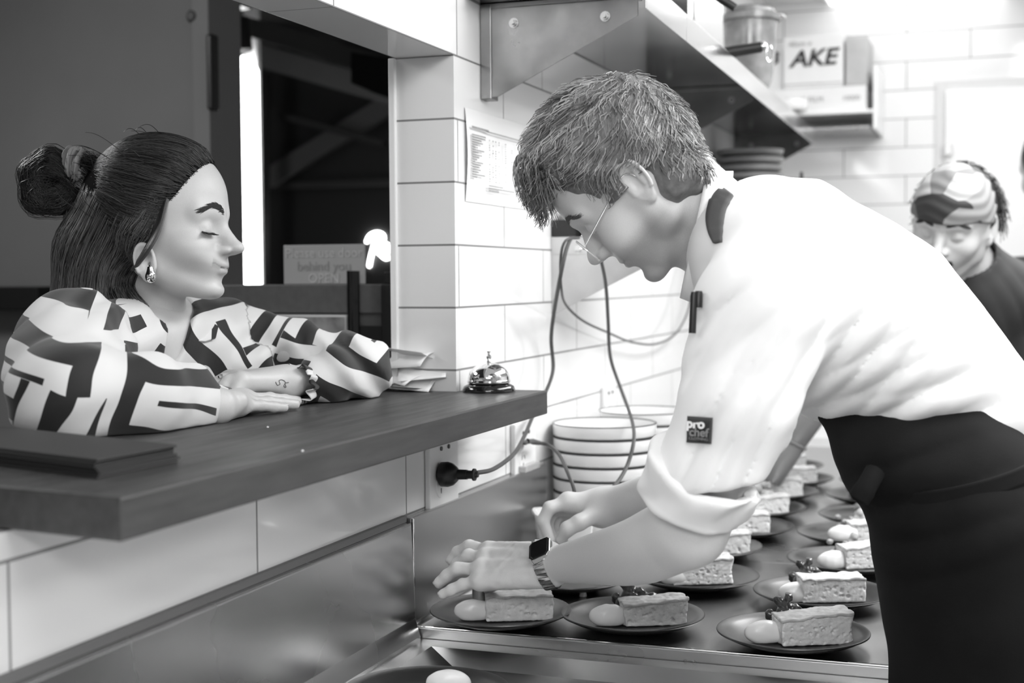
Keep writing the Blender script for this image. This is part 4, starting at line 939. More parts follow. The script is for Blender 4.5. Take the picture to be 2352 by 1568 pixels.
# baby hairs at the hairline
bh = slick[rs.rand(len(slick)) < 0.15][:, :4]; 
hs = []
for i in range(3000):
    u = rs.rand(); t0 = rs.uniform(0.0, 0.5) if rs.rand() < 0.75 else rs.uniform(0.3, 0.8); lay = -0.003 + rs.rand() * 0.006; du = rs.normal() * 0.03; ph = rs.uniform(0, 6)
    pts = []
    for j in range(12):
        t = t0 + (min(1.04, t0 + 0.75 + 0.2 * rs.rand() * 0 + (i % 7) * 0.03) - t0) * j / 11; q = hang(min(1, max(0, u + du * j / 11)), min(t, 1.0), lay + 0.0015 * math.sin(j * .8 + ph) + 0.030 * max(0.0, 1 - t / 0.22) ** 2)
        if t > 1: q = q - A3(0, 0, (t - 1) * 0.25)
        pts.append(q)
    hs.append(pts)
tt = rs.rand(3000) ** 1.3
hs = np.array(hs); q = hs.reshape(-1, 3); jj = np.tile(np.arange(12), 3000); off = np.repeat(rs.uniform(0.0006, 0.0045, 3000), 12) * np.clip(jj / 3.0 - 0.6, -1, 1) * 1.0
wgt = np.clip((q[:, 2] - W(200, 700, 2.0)[2]) / 0.03, 0, 1)
for _ in range(5):
    dd = w_hair(q); mv = np.clip((dd - off) * wgt, -0.03, 0.03); q = q - grad(w_hair, q, 0.002) * mv[:, None]
hs = q.reshape(hs.shape)
strands('hanging_strands', np.array(hs), 0.0006, 0.0003, HAIRD, hb, tt)
bs = []
for i in range(900):
    o_ = rs.normal(size=3) * 0.010; sc = rs.uniform(0.7, 1.12) if i > 14 else rs.uniform(1.1, 1.35); c = np.mean(lp, 0); c2 = (lp[0] + lp[-1]) / 2
    pts = spline([c2 + (q - c2) * sc + o_ * (0.2 if j in (0, len(lp) - 1) else 1) for j, q in enumerate(lp)], 4); bs.append(pts)
bs = np.array(bs); q = bs.reshape(-1, 3); off = np.repeat(rs.uniform(0.0005, 0.004, 900) + (rs.rand(900) < 0.03) * 0.006, bs.shape[1])
for _ in range(4):
    q = q - grad(w_bun, q, 0.002) * np.clip(w_bun(q) - off, -0.02, 0.02)[:, None]
strands('bun_strands', q.reshape(bs.shape), 0.0005, 0.0003, HAIRD, hb, rs.rand(900) * 0.5)
sws = []
for i in range(700):
    a_ = rs.uniform(0, 6.28); r_w = 0.0110 * math.sqrt(rs.rand()); s_ = rs.uniform(0, 0.3)
    pts = spline([q + (DR(0.7, 0, -0.7) * math.cos(a_) + DR(0.3, -0.3, -0.9) * math.sin(a_)) * r_w * k for q, k in zip(sw, (1.0, 1.05, 0.95, 0.7))], 5); sws.append(pts)
strands('side_strands', np.array(sws), 0.0005, 0.0003, HAIRD, hb, rs.rand(700) * 0.6)
# stray hairs
fl = []
for i in range(26):
    a = slick[rs.randint(len(slick))]; b0 = a[4 + rs.randint(6)]; n = _n(b0 - HW.o); L = rs.uniform(0.01, 0.03); dr = _n(a[-1] - a[0]) * 0.8 + n * 0.35
    fl.append([b0 + dr * L * t * 2 + n * 0.008 * math.sin(t * 3) for t in np.linspace(0, 1, 16)])
strands('slicked_strands', np.concatenate([slick, np.array(fl)]), 0.00055, 0.0003, HAIRD, hb, rs.rand(len(slick) + 26) ** 1.5 * 0.45)
# brows and lashes
for s in (-1, 1):
    strands('eyebrow', brow_strands(HW, 260, s, 0.0046, z0=0.042, seed=3 + s), 0.0005, 0.0001, mat('brow_hair', 0.03, 0.6), body, np.zeros(260))
    lp2 = snap(HW, HW.w(np.array(spline([(0.0875, 0.0195 * s, 0.0140), (0.0870, 0.028 * s, 0.0122), (0.0835, 0.037 * s, 0.0124), (0.0785, 0.0455 * s, 0.0150)], 6))), 0.0003); B().tube(lp2, [0.0006 + 0.0011 * math.sin(math.pi * min(1, i / (len(lp2) - 1) * 0.8 + .15)) for i in range(len(lp2))], 6).out('lash_line', mat('lash_line', 0.01, 0.6), body, True)
    strands('eyelashes', lash_strands(HW, 60, s, L0=0.0125), 0.0011, 0.0001, mat('lash', 0.008, 0.5), body, np.zeros(60))
# scrunchie
sc_c = W(186, 386, 2.0); sax = _n(DR(-0.93, 0.32, 0.1))
def w_scr(p):
    q = p - sc_c; h = q @ sax; r = np.linalg.norm(q - h[:, None] * sax, axis=1); a = np.arctan2(q @ np.cross(sax, A3(0, 1, 0)), q @ A3(0, 1, 0))
    return np.sqrt((r - 0.021 - 0.003 * np.sin(7 * a)) ** 2 + (h - 0.004 * np.sin(9 * a + 1)) ** 2) - 0.0105 - 0.0018 * np.sin(19 * a + 200 * h) - 0.0012 * vnoise(p, 300, 5)
v, f = nets(w_scr, sc_c - 0.045, sc_c + 0.045, 0.0014)
mesh('scrunchie', v, f, mat('satin_scrunchie', 0.33, 0.45, var=0.2, vscale=80), wo, True)
# earring, ring
ec = W(346, 634, 1.905)
v, f = nets(lambda p: smin(ell(p, ec, (0.0075, 0.0075, 0.0095)), ell(p, ec + A3(-.001, 0, 0.010), (0.004, 0.004, 0.006)), 0.004), ec - 0.02, ec + 0.02, 0.0008)
mesh('earring', v, f, CHROME, wo, True)
rg = W(508, 868, 1.895); B().lathe([(0.0, 0), (0.004, 0.001), (0.0035, 0.0045), (0, 0.0055)], tuple(rg), 8, tuple(DR(-.3, -1, -.2)), close=False).out('ring', CHROME, wo)
# tattoo as a thin drawn line on the wrist
tp = [(633, 877), (637, 884), (643, 882), (641, 874), (648, 872), (655, 877), (652, 886), (657, 889), (655, 880), (663, 878)]
def march(fn, px, py, d0=1.4, d1=3.0, off=0.0004):
    d = d0
    for _ in range(160):
        s = fn(W(px, py, d)[None])[0]
        if s < off: break
        d += s * 0.7
        if d > d1: return None
    return W(px, py, d)
tps = [march(w_far, *q) for q in tp]; tps = [q for q in tps if q is not None]
if len(tps) > 3: B().tube(spline(tps, 5), 0.00055, 6).out('tattoo', mat('tattoo_ink', 0.12, 0.6), body, True)
# ------------------------------------------------------------------ the chef
SKIN2 = skin_mat('skin_chef', 0.08, 0.66); JACKET = mat('white_jacket_cloth', 0.86, 0.8, bump=0.08, bscale=1200, sheen=0.15)
APRON = mat('black_apron_cloth', 0.007, 0.9, bump=0.2, bscale=500, spec=0.2, var=0.3, vscale=15); STRAP = mat('apron_strap_cloth', 0.10, 0.8, bump=0.2, bscale=900)
HAIRC = hair_mat('light_brown_hair', 0.07, 0.62, 0.42); HAIRCB = mat('light_brown_hair_base', 0.17, 0.6, var=0.3, vscale=120)
SHOE = mat('shoe_leather', 0.015, 0.4)
cf = thing('person', (1.85, -0.82, 0.0), 'bespectacled chef in a white jacket and black apron bending over the plates', 'person')
HC = Head(W(1466, 420, 1.81), DR(-0.62 * .968, 0.76 * .968, 0.25), DR(-0.775, -0.63, 0), 1.0, fem=0.0, smile=0.4, nose=1.3, ze=0.008, zc=-0.104, ear=(-0.010, 0.004), nx=1.0)
k0, k1, k2 = HC.w(-0.035, 0, -0.035), W(1610, 490, 1.82), W(1700, 570, 1.82)
def c_head(p):
    d = HC.sdf(p); d = smin(d, chain(p, [k0, k1, k2], [0.052, 0.060, 0.066], 0.01), 0.02)
    return smin(d, rc(p, HC.w(0.02, 0, -0.075), W(1640, 560, 1.82), 0.030, 0.052), 0.02)
# near arm and hand
eN = W(1582, 1212, 1.65); mN = W(1455, 1268, 1.76); wN = W(1262, 1298, 1.93)
KN = [W(1122, 1266, 2.035), W(1116, 1283, 2.01), W(1106, 1308, 1.985), W(1104, 1334, 1.965)]   # index, middle, ring, little
FN = [[W(1078, 1254, 2.06), W(1052, 1268, 2.075), W(1037, 1286, 2.08)], [W(1076, 1276, 2.03), W(1050, 1296, 2.045), W(1040, 1312, 2.05)],
      [W(1050, 1306, 2.0), W(1026, 1322, 2.01), W(1008, 1338, 2.015)], [W(1062, 1342, 1.975), W(1038, 1354, 1.98), W(1018, 1364, 1.985)]]
TN = [W(1215, 1300, 1.99), W(1165, 1322, 2.03), W(1135, 1338, 2.05), W(1112, 1350, 2.05)]
FAc = spline([A3(*wN, 0.0235), A3(*W(1345, 1286, 1.86), 0.0315), A3(*mN, 0.0420), A3(*W(1530, 1238, 1.69), 0.0450), A3(*eN, 0.0440)], 5); FAp = [q[:3] for q in FAc]; FAr = [q[3] for q in FAc]
def c_near(p):
    ww = [wN + DR(0, -0.014, 0.012), wN + DR(0, -0.004, 0.004), wN + DR(0, 0.005, -0.004), wN + DR(0, 0.012, -0.010)]
    d = hand_sdf(p, ww, KN, FN, [0.0092, 0.0095, 0.0092, 0.0082], palm_r=0.0135, wr=0.0185, thumb=TN, trad=[0.013, 0.012, 0.0105, 0.0085])
    for k_ in KN: d = smin(d, sph(p, k_ + DR(0, -0.003, -0.003), 0.0112), 0.006)
    for i_, k_ in enumerate(KN): d = smin(d, rc(p, ww[i_] + DR(-0.012, -0.0135, -0.012), k_ + DR(0.01, -0.0095, -0.0085), 0.0028, 0.0040), 0.007)
    d = d + 0.0005 * vnoise(p, 220, 41)
    d = smin(d, chain(p, FAp, FAr), 0.012)
    return smin(d, rc(p, eN, W(1690, 960, 1.62), 0.043, 0.05), 0.02)
# far arm and hand
wF = W(1385, 1165, 2.16); eF = W(1615, 1110, 2.03)
KF = [W(1305, 1152, 2.16), W(1302, 1160, 2.19), W(1306, 1168, 2.22), W(1314, 1178, 2.24)]
FF = [[W(1262, 1166, 2.15), W(1247, 1196, 2.15), W(1262, 1238, 2.15)], [W(1264, 1180, 2.19), W(1256, 1210, 2.18), W(1274, 1244, 2.17)],
      [W(1275, 1190, 2.22), W(1270, 1215, 2.22), W(1284, 1245, 2.2)], [W(1290, 1196, 2.24), W(1286, 1218, 2.24), W(1296, 1240, 2.22)]]
TF = [W(1372, 1178, 2.14), W(1330, 1200, 2.12), W(1304, 1214, 2.12), W(1288, 1238, 2.13)]
def c_far(p):
    d = hand_sdf(p, wF, KF, FF, [0.0098, 0.0095, 0.0090, 0.0080], palm_r=0.0150, wr=0.024, thumb=TF, trad=[0.015, 0.0115, 0.0105, 0.0085])
    return smin(d, rc(p, wF, eF, 0.0255, 0.042), 0.02)
LAT = _n(DR(0.30, 0.0, 0.95))         # the chef's left-right axis
pel = A3(*W(2240, 1140, 1.70)); hipc = pel
shN = W(1745, 600, 1.66); shF = W(1835, 610, 1.96)
def c_core(p):
    q = squash(p, W(1950, 750, 1.82), LAT, 0.62)
    d = chain(q, [W(1720, 570, 1.82), W(1950, 760, 1.82), W(2150, 960, 1.82), W(2240, 1140, 1.82)], [0.07, 0.09, 0.08, 0.09], 0.03)
    d = smin(d, chain(p, [shN, W(1690, 960, 1.62)], [0.045, 0.045]), 0.03); d = smin(d, chain(p, [shF, eF], [0.05, 0.042]), 0.03)
    for s in (-1, 1):
        h = W(2250, 1180, 1.82) + LAT * 0.09 * s; d = smin(d, chain(p, [h, A3(h[0], h[1] + 0.01, 0.5), A3(h[0], h[1] - 0.02, 0.09)], [0.085, 0.055, 0.04], 0.02), 0.03)
    return d
p1 = nets(c_head, *box_of([HC.w(x, y, z) for x in (-.11, .13) for y in (-.09, .09) for z in (-.12, .135)] + [k2], 0.03), 0.0018)
p2 = nets(c_near, *box_of([eN] + [f_[-1] for f_ in FN] + [TN[-1], W(1690, 960, 1.62)], 0.055), 0.0020)
p3 = nets(c_far, *box_of([wF, eF] + [f_[-1] for f_ in FF] + [TF[-1]], 0.05), 0.0020)
p4 = nets(c_core, A3(1.2, -1.35, 0.0), A3(2.5, 0.1, 1.75), 0.013)
v, f = join([p1, p2, p3, p4]); body2 = mesh('body', v, f, SKIN2, cf, True, {'tone': HC.tone(v, 0.42)})
# fingernails
def nail(fn, a, b, side, parent, r):
    ax = _n(b - a); n = _n(side - ax * (side @ ax)); w = np.cross(ax, n); c = b + ax * 0.001 + n * (r + 0.0002); vs = []
    for i in range(5):
        for j in range(5):
            x = (i / 4 - .5) * 2; y = (j / 4 - .5) * 2; vs.append(c + ax * (0.0045 * y) + w * 0.0045 * x * (1 - 0.15 * y * y) - n * 0.0020 * x * x)
    fs = [(i * 5 + j, (i + 1) * 5 + j, (i + 1) * 5 + j + 1, i * 5 + j + 1) for i in range(4) for j in range(4)]
    o = mesh('fingernail', vs, fs, NAIL, parent); o.modifiers.new('t', 'SOLIDIFY').thickness = 0.0006
NAIL = mat('nail', 0.62, 0.25)
for f_, r in zip(FN, (0.0074, 0.0076, 0.0074, 0.0066)): nail(None, f_[1], f_[2], DR(-0.2, -0.8, -0.55), body2, r)
for f_, r in zip(fn_, (0.0066, 0.0069, 0.0066, 0.0058)): nail(None, f_[1], f_[2], A3(0, 0, 1), body, r)
for f_ in ff[:3]: nail(None, f_[1], f_[2], DR(0.4, -0.3, -0.9), body, 0.0064)

# jacket
TR = [W(1738, 575, 1.80), W(1792, 600, 1.80), W(1880, 690, 1.80), W(1995, 760, 1.80), W(2115, 862, 1.79), W(2215, 945, 1.78)]
TRr = [0.080, 0.104, 0.122, 0.124, 0.103, 0.094]
AN = [W(1762, 600, 1.67), W(1752, 700, 1.62), W(1694, 930, 1.61), W(1630, 1085, 1.62), W(1618, 1130, 1.63)]
ANr = [0.064, 0.077, 0.0675, 0.061, 0.056]
AF = [shF, W(1772, 850, 2.02), W(1640, 1030, 2.05)]
LATT = LAT
def j_torso(p):
    q = squash(p, W(1950, 750, 1.80), LATT, 0.66); d = chain(q, TR, TRr, 0.04)
    return d
def ridge(p, c, n, axis, freq, amp, rad, ph=0.0):
    q = p - c; m = np.exp(-np.sum(q * q, 1) / (rad * rad)); s = q @ n; t = q @ axis
    return m * amp * (np.abs(np.sin(s * freq + ph + 1.1 * np.sin(t * 14))) ** 0.8 - 0.5)
def j_all(p):
    a = chain(p, AN, ANr, 0.012); t = j_torso(p)
    d = smin(t, chain(p, AF, [0.07, 0.066, 0.058], 0.02), 0.03)
    d = smin(d, a, 0.012)
    d = d - ridge(p, W(1905, 800, 1.66), _n(DR(0.75, 0.66, 0)), _n(DR(0.66, -0.75, 0)), 85, 0.010, 0.12)
    d = d - ridge(p, W(1980, 900, 1.68), _n(DR(0.35, 0.94, 0)), _n(DR(0.94, -0.35, 0)), 80, 0.008, 0.12, 0.6)
    d = d - ridge(p, W(1660, 1040, 1.58), _n(DR(0.85, 0.52, 0)), _n(DR(0.5, -0.85, 0)), 95, 0.010, 0.13)
    d = d - ridge(p, W(1660, 700, 1.58), _n(DR(0.45, 0.9, 0)), _n(DR(0.9, -0.45, 0)), 70, 0.006, 0.10)
    d = d - ridge(p, W(1690, 880, 1.56), _n(DR(0.93, 0.3, 0)), _n(DR(-0.3, 0.93, 0)), 60, 0.006, 0.12)
    d = d - ridge(p, W(2250, 990, 1.62), _n(DR(0.1, 1, 0)), _n(DR(1, 0, 0)), 60, 0.010, 0.10, 1.0)
    d = d + 0.0014 * vnoise(p, 38, 11)
    d = smax(d, -chain(p, [HC.w(-0.02, 0, -0.06), k1, W(1668, 540, 1.82)], [0.078, 0.072, 0.050], 0.01), 0.006)    # neck hole
    n = _n(DR(0.42, 0.90, 0.0)); hem = (p - W(2080, 1030, 1.7)) @ _n(DR(0.10, 1.0, 0.0))
    d = smax(d, hem - 0.004 * np.sin(p[:, 0] * 30) - 0.010, 0.006)
    d = smax(d, -rc(p, W(1600, 1150, 1.635), W(1580, 1260, 1.66), 0.047, 0.05), 0.006)
    return d
allp = TR + AN + AF
v, f = nets(j_all, *box_of(allp, 0.19), 0.0042)
jk = mesh('jacket', v, f, JACKET, cf, True)
# rolled cuff: a thick wrinkled roll around the elbow
cc = W(1598, 1128, 1.632); cax = _n(W(1545, 1235, 1.66) - W(1645, 1040, 1.62))
def c_cuff(p):
    q = p - cc; h = q @ cax; rv = q - h[:, None] * cax; r = np.linalg.norm(rv, axis=1); a = np.arctan2(q @ np.cross(cax, A3(0, 0, 1)), q @ A3(0, 0, 1))
    hh = h + 0.006 * np.sin(2 * a + 1) + 0.010 * vnoise(p, 30, 9); R = 0.0525 + 0.012 * np.clip((0.02 - hh) / 0.05, 0, 1) + 0.003 * np.sin(5 * a + 60 * h)
    sh = np.abs(r - R) - (0.009 + 0.0035 * vnoise(p, 60, 4)); return smax(sh, np.abs(hh) - 0.033, 0.012)
v, f = nets(c_cuff, cc - 0.1, cc + 0.1, 0.0028); mesh('rolled_cuff', v, f, JACKET, jk, True)
# standing collar and neck strap
def band(name, c, ax, ra, rb, w, m, parent, thick=0.003, tilt=0.0, flare=0.0, up=None, lo=0, hi=2 * math.pi, n=96):
    ax = _n(ax); l = LAT - ax * (LAT @ ax); l = _n(l); u = np.cross(ax, l); vs = []
    closed = hi - lo > 6.2; cnt = n if closed else n + 1
    for j in range(7):
        for i in range(cnt):
            t = lo + (hi - lo) * i / n; k = 1 + flare * (j / 6 - .5); vs.append(np.asarray(c) + ax * (w * (j / 6 - .5) + tilt * math.sin(t)) + l * ra * k * math.cos(t) + u * rb * k * math.sin(t))
    fs = [(j * cnt + i, j * cnt + (i + 1) % cnt, (j + 1) * cnt + (i + 1) % cnt, (j + 1) * cnt + i) for j in range(6) for i in range(cnt if closed else cnt - 1)]
    o = mesh(name, vs, fs, m, parent); s_ = o.modifiers.new('t', 'SOLIDIFY'); s_.thickness = thick; s_.offset = 0; return o
band('collar', W(1622, 545, 1.80), DR(-0.965, -0.20, 0.1), 0.070, 0.085, 0.034, JACKET, jk, thick=0.005, flare=-0.08)
# apron
AP = [W(1925, 935, 1.74), W(2060, 1050, 1.72), W(2170, 1085, 1.72), W(2222, 1200, 1.72), W(2262, 1380, 1.72), W(2272, 1600, 1.72), A3(*W(2275, 1900, 1.72))]
APr = [0.028, 0.065, 0.092, 0.117, 0.119, 0.115, 0.11]
def a_all(p):
    q = squash(p, W(2100, 1100, 1.72), LATT, 0.68); d = chain(q, AP, APr, 0.03)
    d = d - ridge(p, W(2080, 1150, 1.62), _n(DR(0.2, 1, 0)), _n(DR(1, -0.2, 0)), 70, 0.006, 0.10)
    d = d + 0.002 * vnoise(p, 22, 8); return smax(d, 0.42 - p[:, 2], 0.01)
v, f = nets(a_all, A3(1.25, -1.3, 0.4), A3(2.35, -0.25, 1.35), 0.006)
ap = mesh('apron', v, f, APRON, cf, True)
sp_c = [(1667, 434), (1657, 448), (1647, 468), (1640, 500), (1641, 530), (1646, 556)]
sp_w = [20, 22, 21, 20, 16, 9]; grid_ = []
def j_or_neck(p): return np.minimum(j_all(p), rc(p, W(1640, 545, 1.80), W(1660, 550, 1.80), 0.068, 0.075))
cs_ = spline([A3(a, b, c) for (a, b), c in zip(sp_c, sp_w)], 4)
for i, q in enumerate(cs_):
    t_ = _n((cs_[min(i + 1, len(cs_) - 1)] - cs_[max(i - 1, 0)])[:2]); nn = A3(-t_[1], t_[0])
    for s in (-1, -.5, 0, .5, 1): grid_.append(march(j_or_neck, q[0] + nn[0] * q[2] * s, q[1] + nn[1] * q[2] * s, 1.2, 2.6, 0.0025))
fill = [g for g in grid_ if g is not None]
grid_ = [g if g is not None else fill[min(range(len(fill)), key=lambda k: abs(k - i))] for i, g in enumerate(grid_)]
o = mesh('neck_strap', grid_, [(i * 5 + j, i * 5 + j + 1, (i + 1) * 5 + j + 1, (i + 1) * 5 + j) for i in range(len(cs_) - 1) for j in range(4)], STRAP, ap); o.modifiers.new('t', 'SOLIDIFY').thickness = 0.003
band('waist_tie', W(2196, 1085, 1.72), DR(-0.25, -0.97, 0), 0.155, 0.106, 0.02, APRON, ap, thick=0.004)
B().tube(spline([W(2010, 1082, 1.6), W(1990, 1118, 1.59), W(1968, 1152, 1.59)], 5), [0.012] * 6 + [0.013] * 4 + [0.006], 10).out('tie_end', APRON, ap, True)
TROU = mat('black_trousers', 0.014, 0.85)
def t_all(p):
    d = None
    for s in (-1, 1):
        h = W(2250, 1180, 1.82) + LAT * 0.09 * s; e = chain(p, [h, A3(h[0], h[1] + 0.01, 0.5), A3(h[0], h[1] - 0.02, 0.10)], [0.10, 0.078, 0.065], 0.02); d = e if d is None else np.minimum(d, e)
    d = smin(d, rc(p, W(2250, 1150, 1.82) + LAT * 0.07, W(2250, 1150, 1.82) - LAT * 0.07, 0.112, 0.112), 0.02)
    return np.maximum(d, 0.08 - p[:, 2])
v, f = nets(t_all, A3(1.3, -1.35, 0.03), A3(2.4, -0.4, 1.35), 0.012); mesh('trousers', v, f, TROU, cf, True)
for s in (-1, 1):
    h = W(2250, 1180, 1.82) + LAT * 0.09 * s
    v, f = nets(lambda p: np.maximum(smin(ell(p, (h[0], h[1] + 0.06, 0.04), (0.048, 0.13, 0.045)), ell(p, (h[0], h[1] - 0.02, 0.07), (0.05, 0.06, 0.06)), 0.03), 0.003 - p[:, 2]), A3(h[0] - .09, h[1] - .12, -0.02), A3(h[0] + .09, h[1] + .22, 0.16), 0.008)
    mesh('shoe', v, f, SHOE, cf, True)
# sleeve label and pens
def on_surf(fn, px, py, off): return march(fn, px, py, 1.2, 2.6, off)
g = [[on_surf(j_all, 1579 + 57 * i / 8 - 3 * j / 8 + 2, 955 + 60 * j / 8 + 4 * i / 8, 0.0006) for i in range(9)] for j in range(9)]
P = [q for r in g for q in r]
if all(q is not None for q in P):
    P = np.array(P); n_ = _n(np.cross(P[8] - P[0], P[72] - P[0])); n_ *= -np.sign(n_ @ (P[40] - CAM)); Pm = P + n_ * 0.0015
    lb = mesh('sleeve_label', Pm, [(j * 9 + i, j * 9 + i + 1, (j + 1) * 9 + i + 1, (j + 1) * 9 + i) for j in range(8) for i in range(8)], mat('label_cloth', 0.05, 0.7), jk)
    lb.modifiers.new('t', 'SOLIDIFY').thickness = 0.001
    xd = Pm[8] - Pm[0]; yd_ = Pm[0] - Pm[72]; W1 = np.linalg.norm(xd)
    def lp_(a, b): return Pm[0] + xd * a - yd_ * b + n_ * 0.0030
    text_mesh('lettering', 'pro', W1 * 0.50, mat('label_white', 0.8, 0.6), lp_(0.36, 0.28), xd, yd_, lb, bold=0.0006)
    text_mesh('lettering', 'chef', W1 * 0.46, mat('label_grey', 0.22, 0.6), lp_(0.5, 0.60), xd, yd_, lb, bold=0.0003)
    text_mesh('lettering', 'CLOTHING', W1 * 0.15, mat('label_grey2', 0.22, 0.6), lp_(0.5, 0.84), xd, yd_, lb)
for i, (x0_, y0_, x1_, y1_, r) in enumerate(((1594, 670, 1590, 765, 0.0042), (1605, 668, 1604, 706, 0.0046))):
    mp = march(j_all, 1612, 690, 1.2, 2.0, 0.001); dp_ = (float((mp - CAM) @ BAS[:, 2]) - 0.002) if mp is not None else 1.63
    a = W(x0_, y0_, dp_); b = W(x1_, y1_, dp_)
    tag(B().tube([tuple(a), tuple(a * .9 + b * .1), tuple(b)], [r * .8, r, r], 14).out('pen', BLACKP, None, True), ['black pen at the front edge of the chef\'s white sleeve', 'shorter black pen tucked into the chef\'s sleeve pocket, right of the other'][i], 'pen')
pk = [on_surf(j_all, x, y, 0.002) for x, y in ((1592, 706), (1645, 700), (1700, 694))]
# watch
wt = thing('wristwatch', tuple(wN), 'steel bracelet digital watch with dark square face on the chef\'s wrist', 'watch')
wc = W(1256, 1297, 1.935); wax = _n(DR(-0.90, 0.36, 0.12) * 0 + (KN[2] - wN) * 0.0 + DR(-0.87, 0.40, 0.28))
def ringband(c, ax, r, w, th):
    ax = _n(ax); l = _n(np.cross(ax, A3(0, 0, 1))); u = np.cross(l, ax); b = B(); n = 44
    for i in range(n):
        t0 = 2 * math.pi * i / n; t1 = 2 * math.pi * (i + 0.9) / n; q = []
        for t in (t0, t1):
            for rr in (r, r + th): q.append(c + (l * math.cos(t) + u * math.sin(t) * 1.0) * rr)
        b.prism([q[0], q[1], q[3], q[2]], tuple(ax * w)); 
    return b
def conform(c, ax, off, n=44):
    "points round the wrist where the arm's surface is, pushed out by off"
    ax = _n(ax); l = _n(np.cross(ax, A3(0, 0, 1))); u = np.cross(l, ax); out = []
    for i in range(n):
        t = 2 * math.pi * i / n; dr = l * math.cos(t) + u * math.sin(t); r = 0.008
        for _ in range(60):
            s_ = c_near((c + dr * r)[None])[0]
            if s_ > -0.0002: break
            r += max(-s_, 0.0004) * 0.8
        out.append((dr, min(r, 0.045) + off))
    return out
lo_c = conform(wc - wax * 0.009, wax, 0.0006); hi_c = conform(wc + wax * 0.009, wax, 0.0006); bb = B(); nn_ = len(lo_c)
for i in range(nn_):
    j = (i + 1) % nn_; q = []
    for (cc3, ring) in ((wc - wax * 0.009, lo_c), (wc + wax * 0.009, hi_c)):
        for k, fr3 in ((i, 0.06), (j, 0.94)):
            pass
        a0 = cc3 + ring[i][0] * ring[i][1]; a1 = cc3 + ring[j][0] * ring[j][1]; p0 = a0 * .95 + a1 * .05; p1_ = a0 * .08 + a1 * .92; n0 = (ring[i][0] + ring[j][0]) / 2
        q.append((p0, p1_, p1_ + n0 * 0.0022, p0 + n0 * 0.0022))
    bb.add(list(q[0]) + list(q[1]), [(0, 1, 2, 3), (4, 7, 6, 5), (0, 4, 5, 1), (1, 5, 6, 2), (2, 6, 7, 3), (3, 7, 4, 0)])
bb.out('bracelet', CHROME, wt)
def slab(c, a, b_, n, wa, wb, h): 
    q = [c + a * wa * s + b_ * wb * t for s, t in ((-1, -.7), (-1, .7), (-.75, 1), (.75, 1), (1, .7), (1, -.7), (.75, -1), (-.75, -1))]; return B().prism(q, tuple(n * h))
cs0 = march(c_near, 1243, 1266, 1.5, 2.4)
cn = grad(c_near, cs0[None])[0]; cn = _n(cn - wax * (cn @ wax)); cw_ = np.cross(cn, wax); cc2 = cs0 + cn * 0.0005
slab(cc2 - cn * 0.003, wax, cw_, cn, 0.0165, 0.0190, 0.009).out('case', CHROME, wt, bevel=0.001)
slab(cc2 + cn * 0.0061, wax, cw_, cn, 0.0125, 0.0165, 0.0008).out('display', BLACKG, wt)
# glasses
gl = thing('eyeglasses', tuple(HC.w(0.095, 0, 0.01)), 'thin framed glasses low on the chef\'s nose', 'glasses')
GM = mat('clear_frame', 0.75, 0.12, 0.3); WIRE = mat('gold_wire', 0.6, 0.2, 0.9)
for s in (-1, 1):
    c = HC.w(0.1065, 0.033 * s, 0.004); fx = HC.R[0]; lx = HC.R[1]; ux = HC.R[2]
    pts = [c + lx * 0.0245 * math.copysign(abs(math.cos(t)) ** 0.8, math.cos(t)) + ux * 0.0195 * math.copysign(abs(math.sin(t)) ** 0.8, math.sin(t)) - fx * 0.004 * s * math.cos(t) * s for t in np.linspace(0, 2 * math.pi, 40)]
    B().tube(pts, 0.0011, 8).out('rim', GM, gl, True)
    B().add(pts[:-1], [tuple(range(39))]).out('lens', mat('lens_glass', 0.95, 0.02, trans=1.0, ior=1.05), gl)
    ear = HC.w(-0.004, 0.0785 * s, 0.030); a = HC.w(0.098, 0.0585 * s, 0.012); m1 = a * 0.45 + ear * 0.55 + lx * 0.004 * s
    B().tube(spline([a, m1, ear, HC.w(-0.016, 0.080 * s, 0.010)], 6), 0.0011, 8).out('temple_arm', WIRE, gl, True)
B().tube(spline([HC.w(0.110, -0.0095, 0.007), HC.w(0.114, 0, 0.011), HC.w(0.110, 0.0095, 0.007)], 5), 0.0011, 8).out('bridge', GM, gl, True)
for s in (-1, 1): strands('eyebrow', brow_strands(HC, 160, s, 0.0035, z0=0.043, seed=5, length=0.011), 0.00045, 0.0001, mat('brow_hair2', 0.12, 0.6), body2, np.zeros(160))

# chef's hair
def hx_c(z, y=0): return np.interp(z, [-.06, -.03, .0, .012, .018, .03, .06, .085, .11, .13], [-.060, -.045, -.036, -.02, .040, .036, .054, .070, .083, .095])
def ch_base(p):
    q = HC.loc(p); q2 = np.stack([q[:, 0], np.abs(q[:, 1]), q[:, 2]], 1)
    d = ell(q, (-0.006, 0, 0.040), (0.097, 0.076, 0.088)); d = smin(d, ell(q, (0.032, 0, 0.060), (0.062, 0.060, 0.052)), 0.02)
    d = smin(d, rc(q2, (-0.035, 0.038, -0.03), (-0.045, 0.03, -0.045), 0.040, 0.030), 0.02)
    top = np.clip((q[:, 2] - 0.02) / 0.09, 0, 1); fr = np.clip((q[:, 0] + 0.05) / 0.12, 0, 1)
    t = (0.008 + 0.012 * top + 0.010 * top * fr) * np.clip((hx_c(q[:, 2]) - q[:, 0]) / 0.034, -0.7, 1)
    return d * HC.k - t + 0.0025 * vnoise(p, 140, 12)
def ch_hair(p): return smax(ch_base(p), -smin(ell(HC.raw(p) * A3(1, 0, 1) + np.abs(HC.raw(p)) * A3(0, 1, 0), (-0.010, 0.085, -0.002), (0.019, 0.03, 0.034)), p[:, 0] * 0 + 1, 0.001), 0.004)
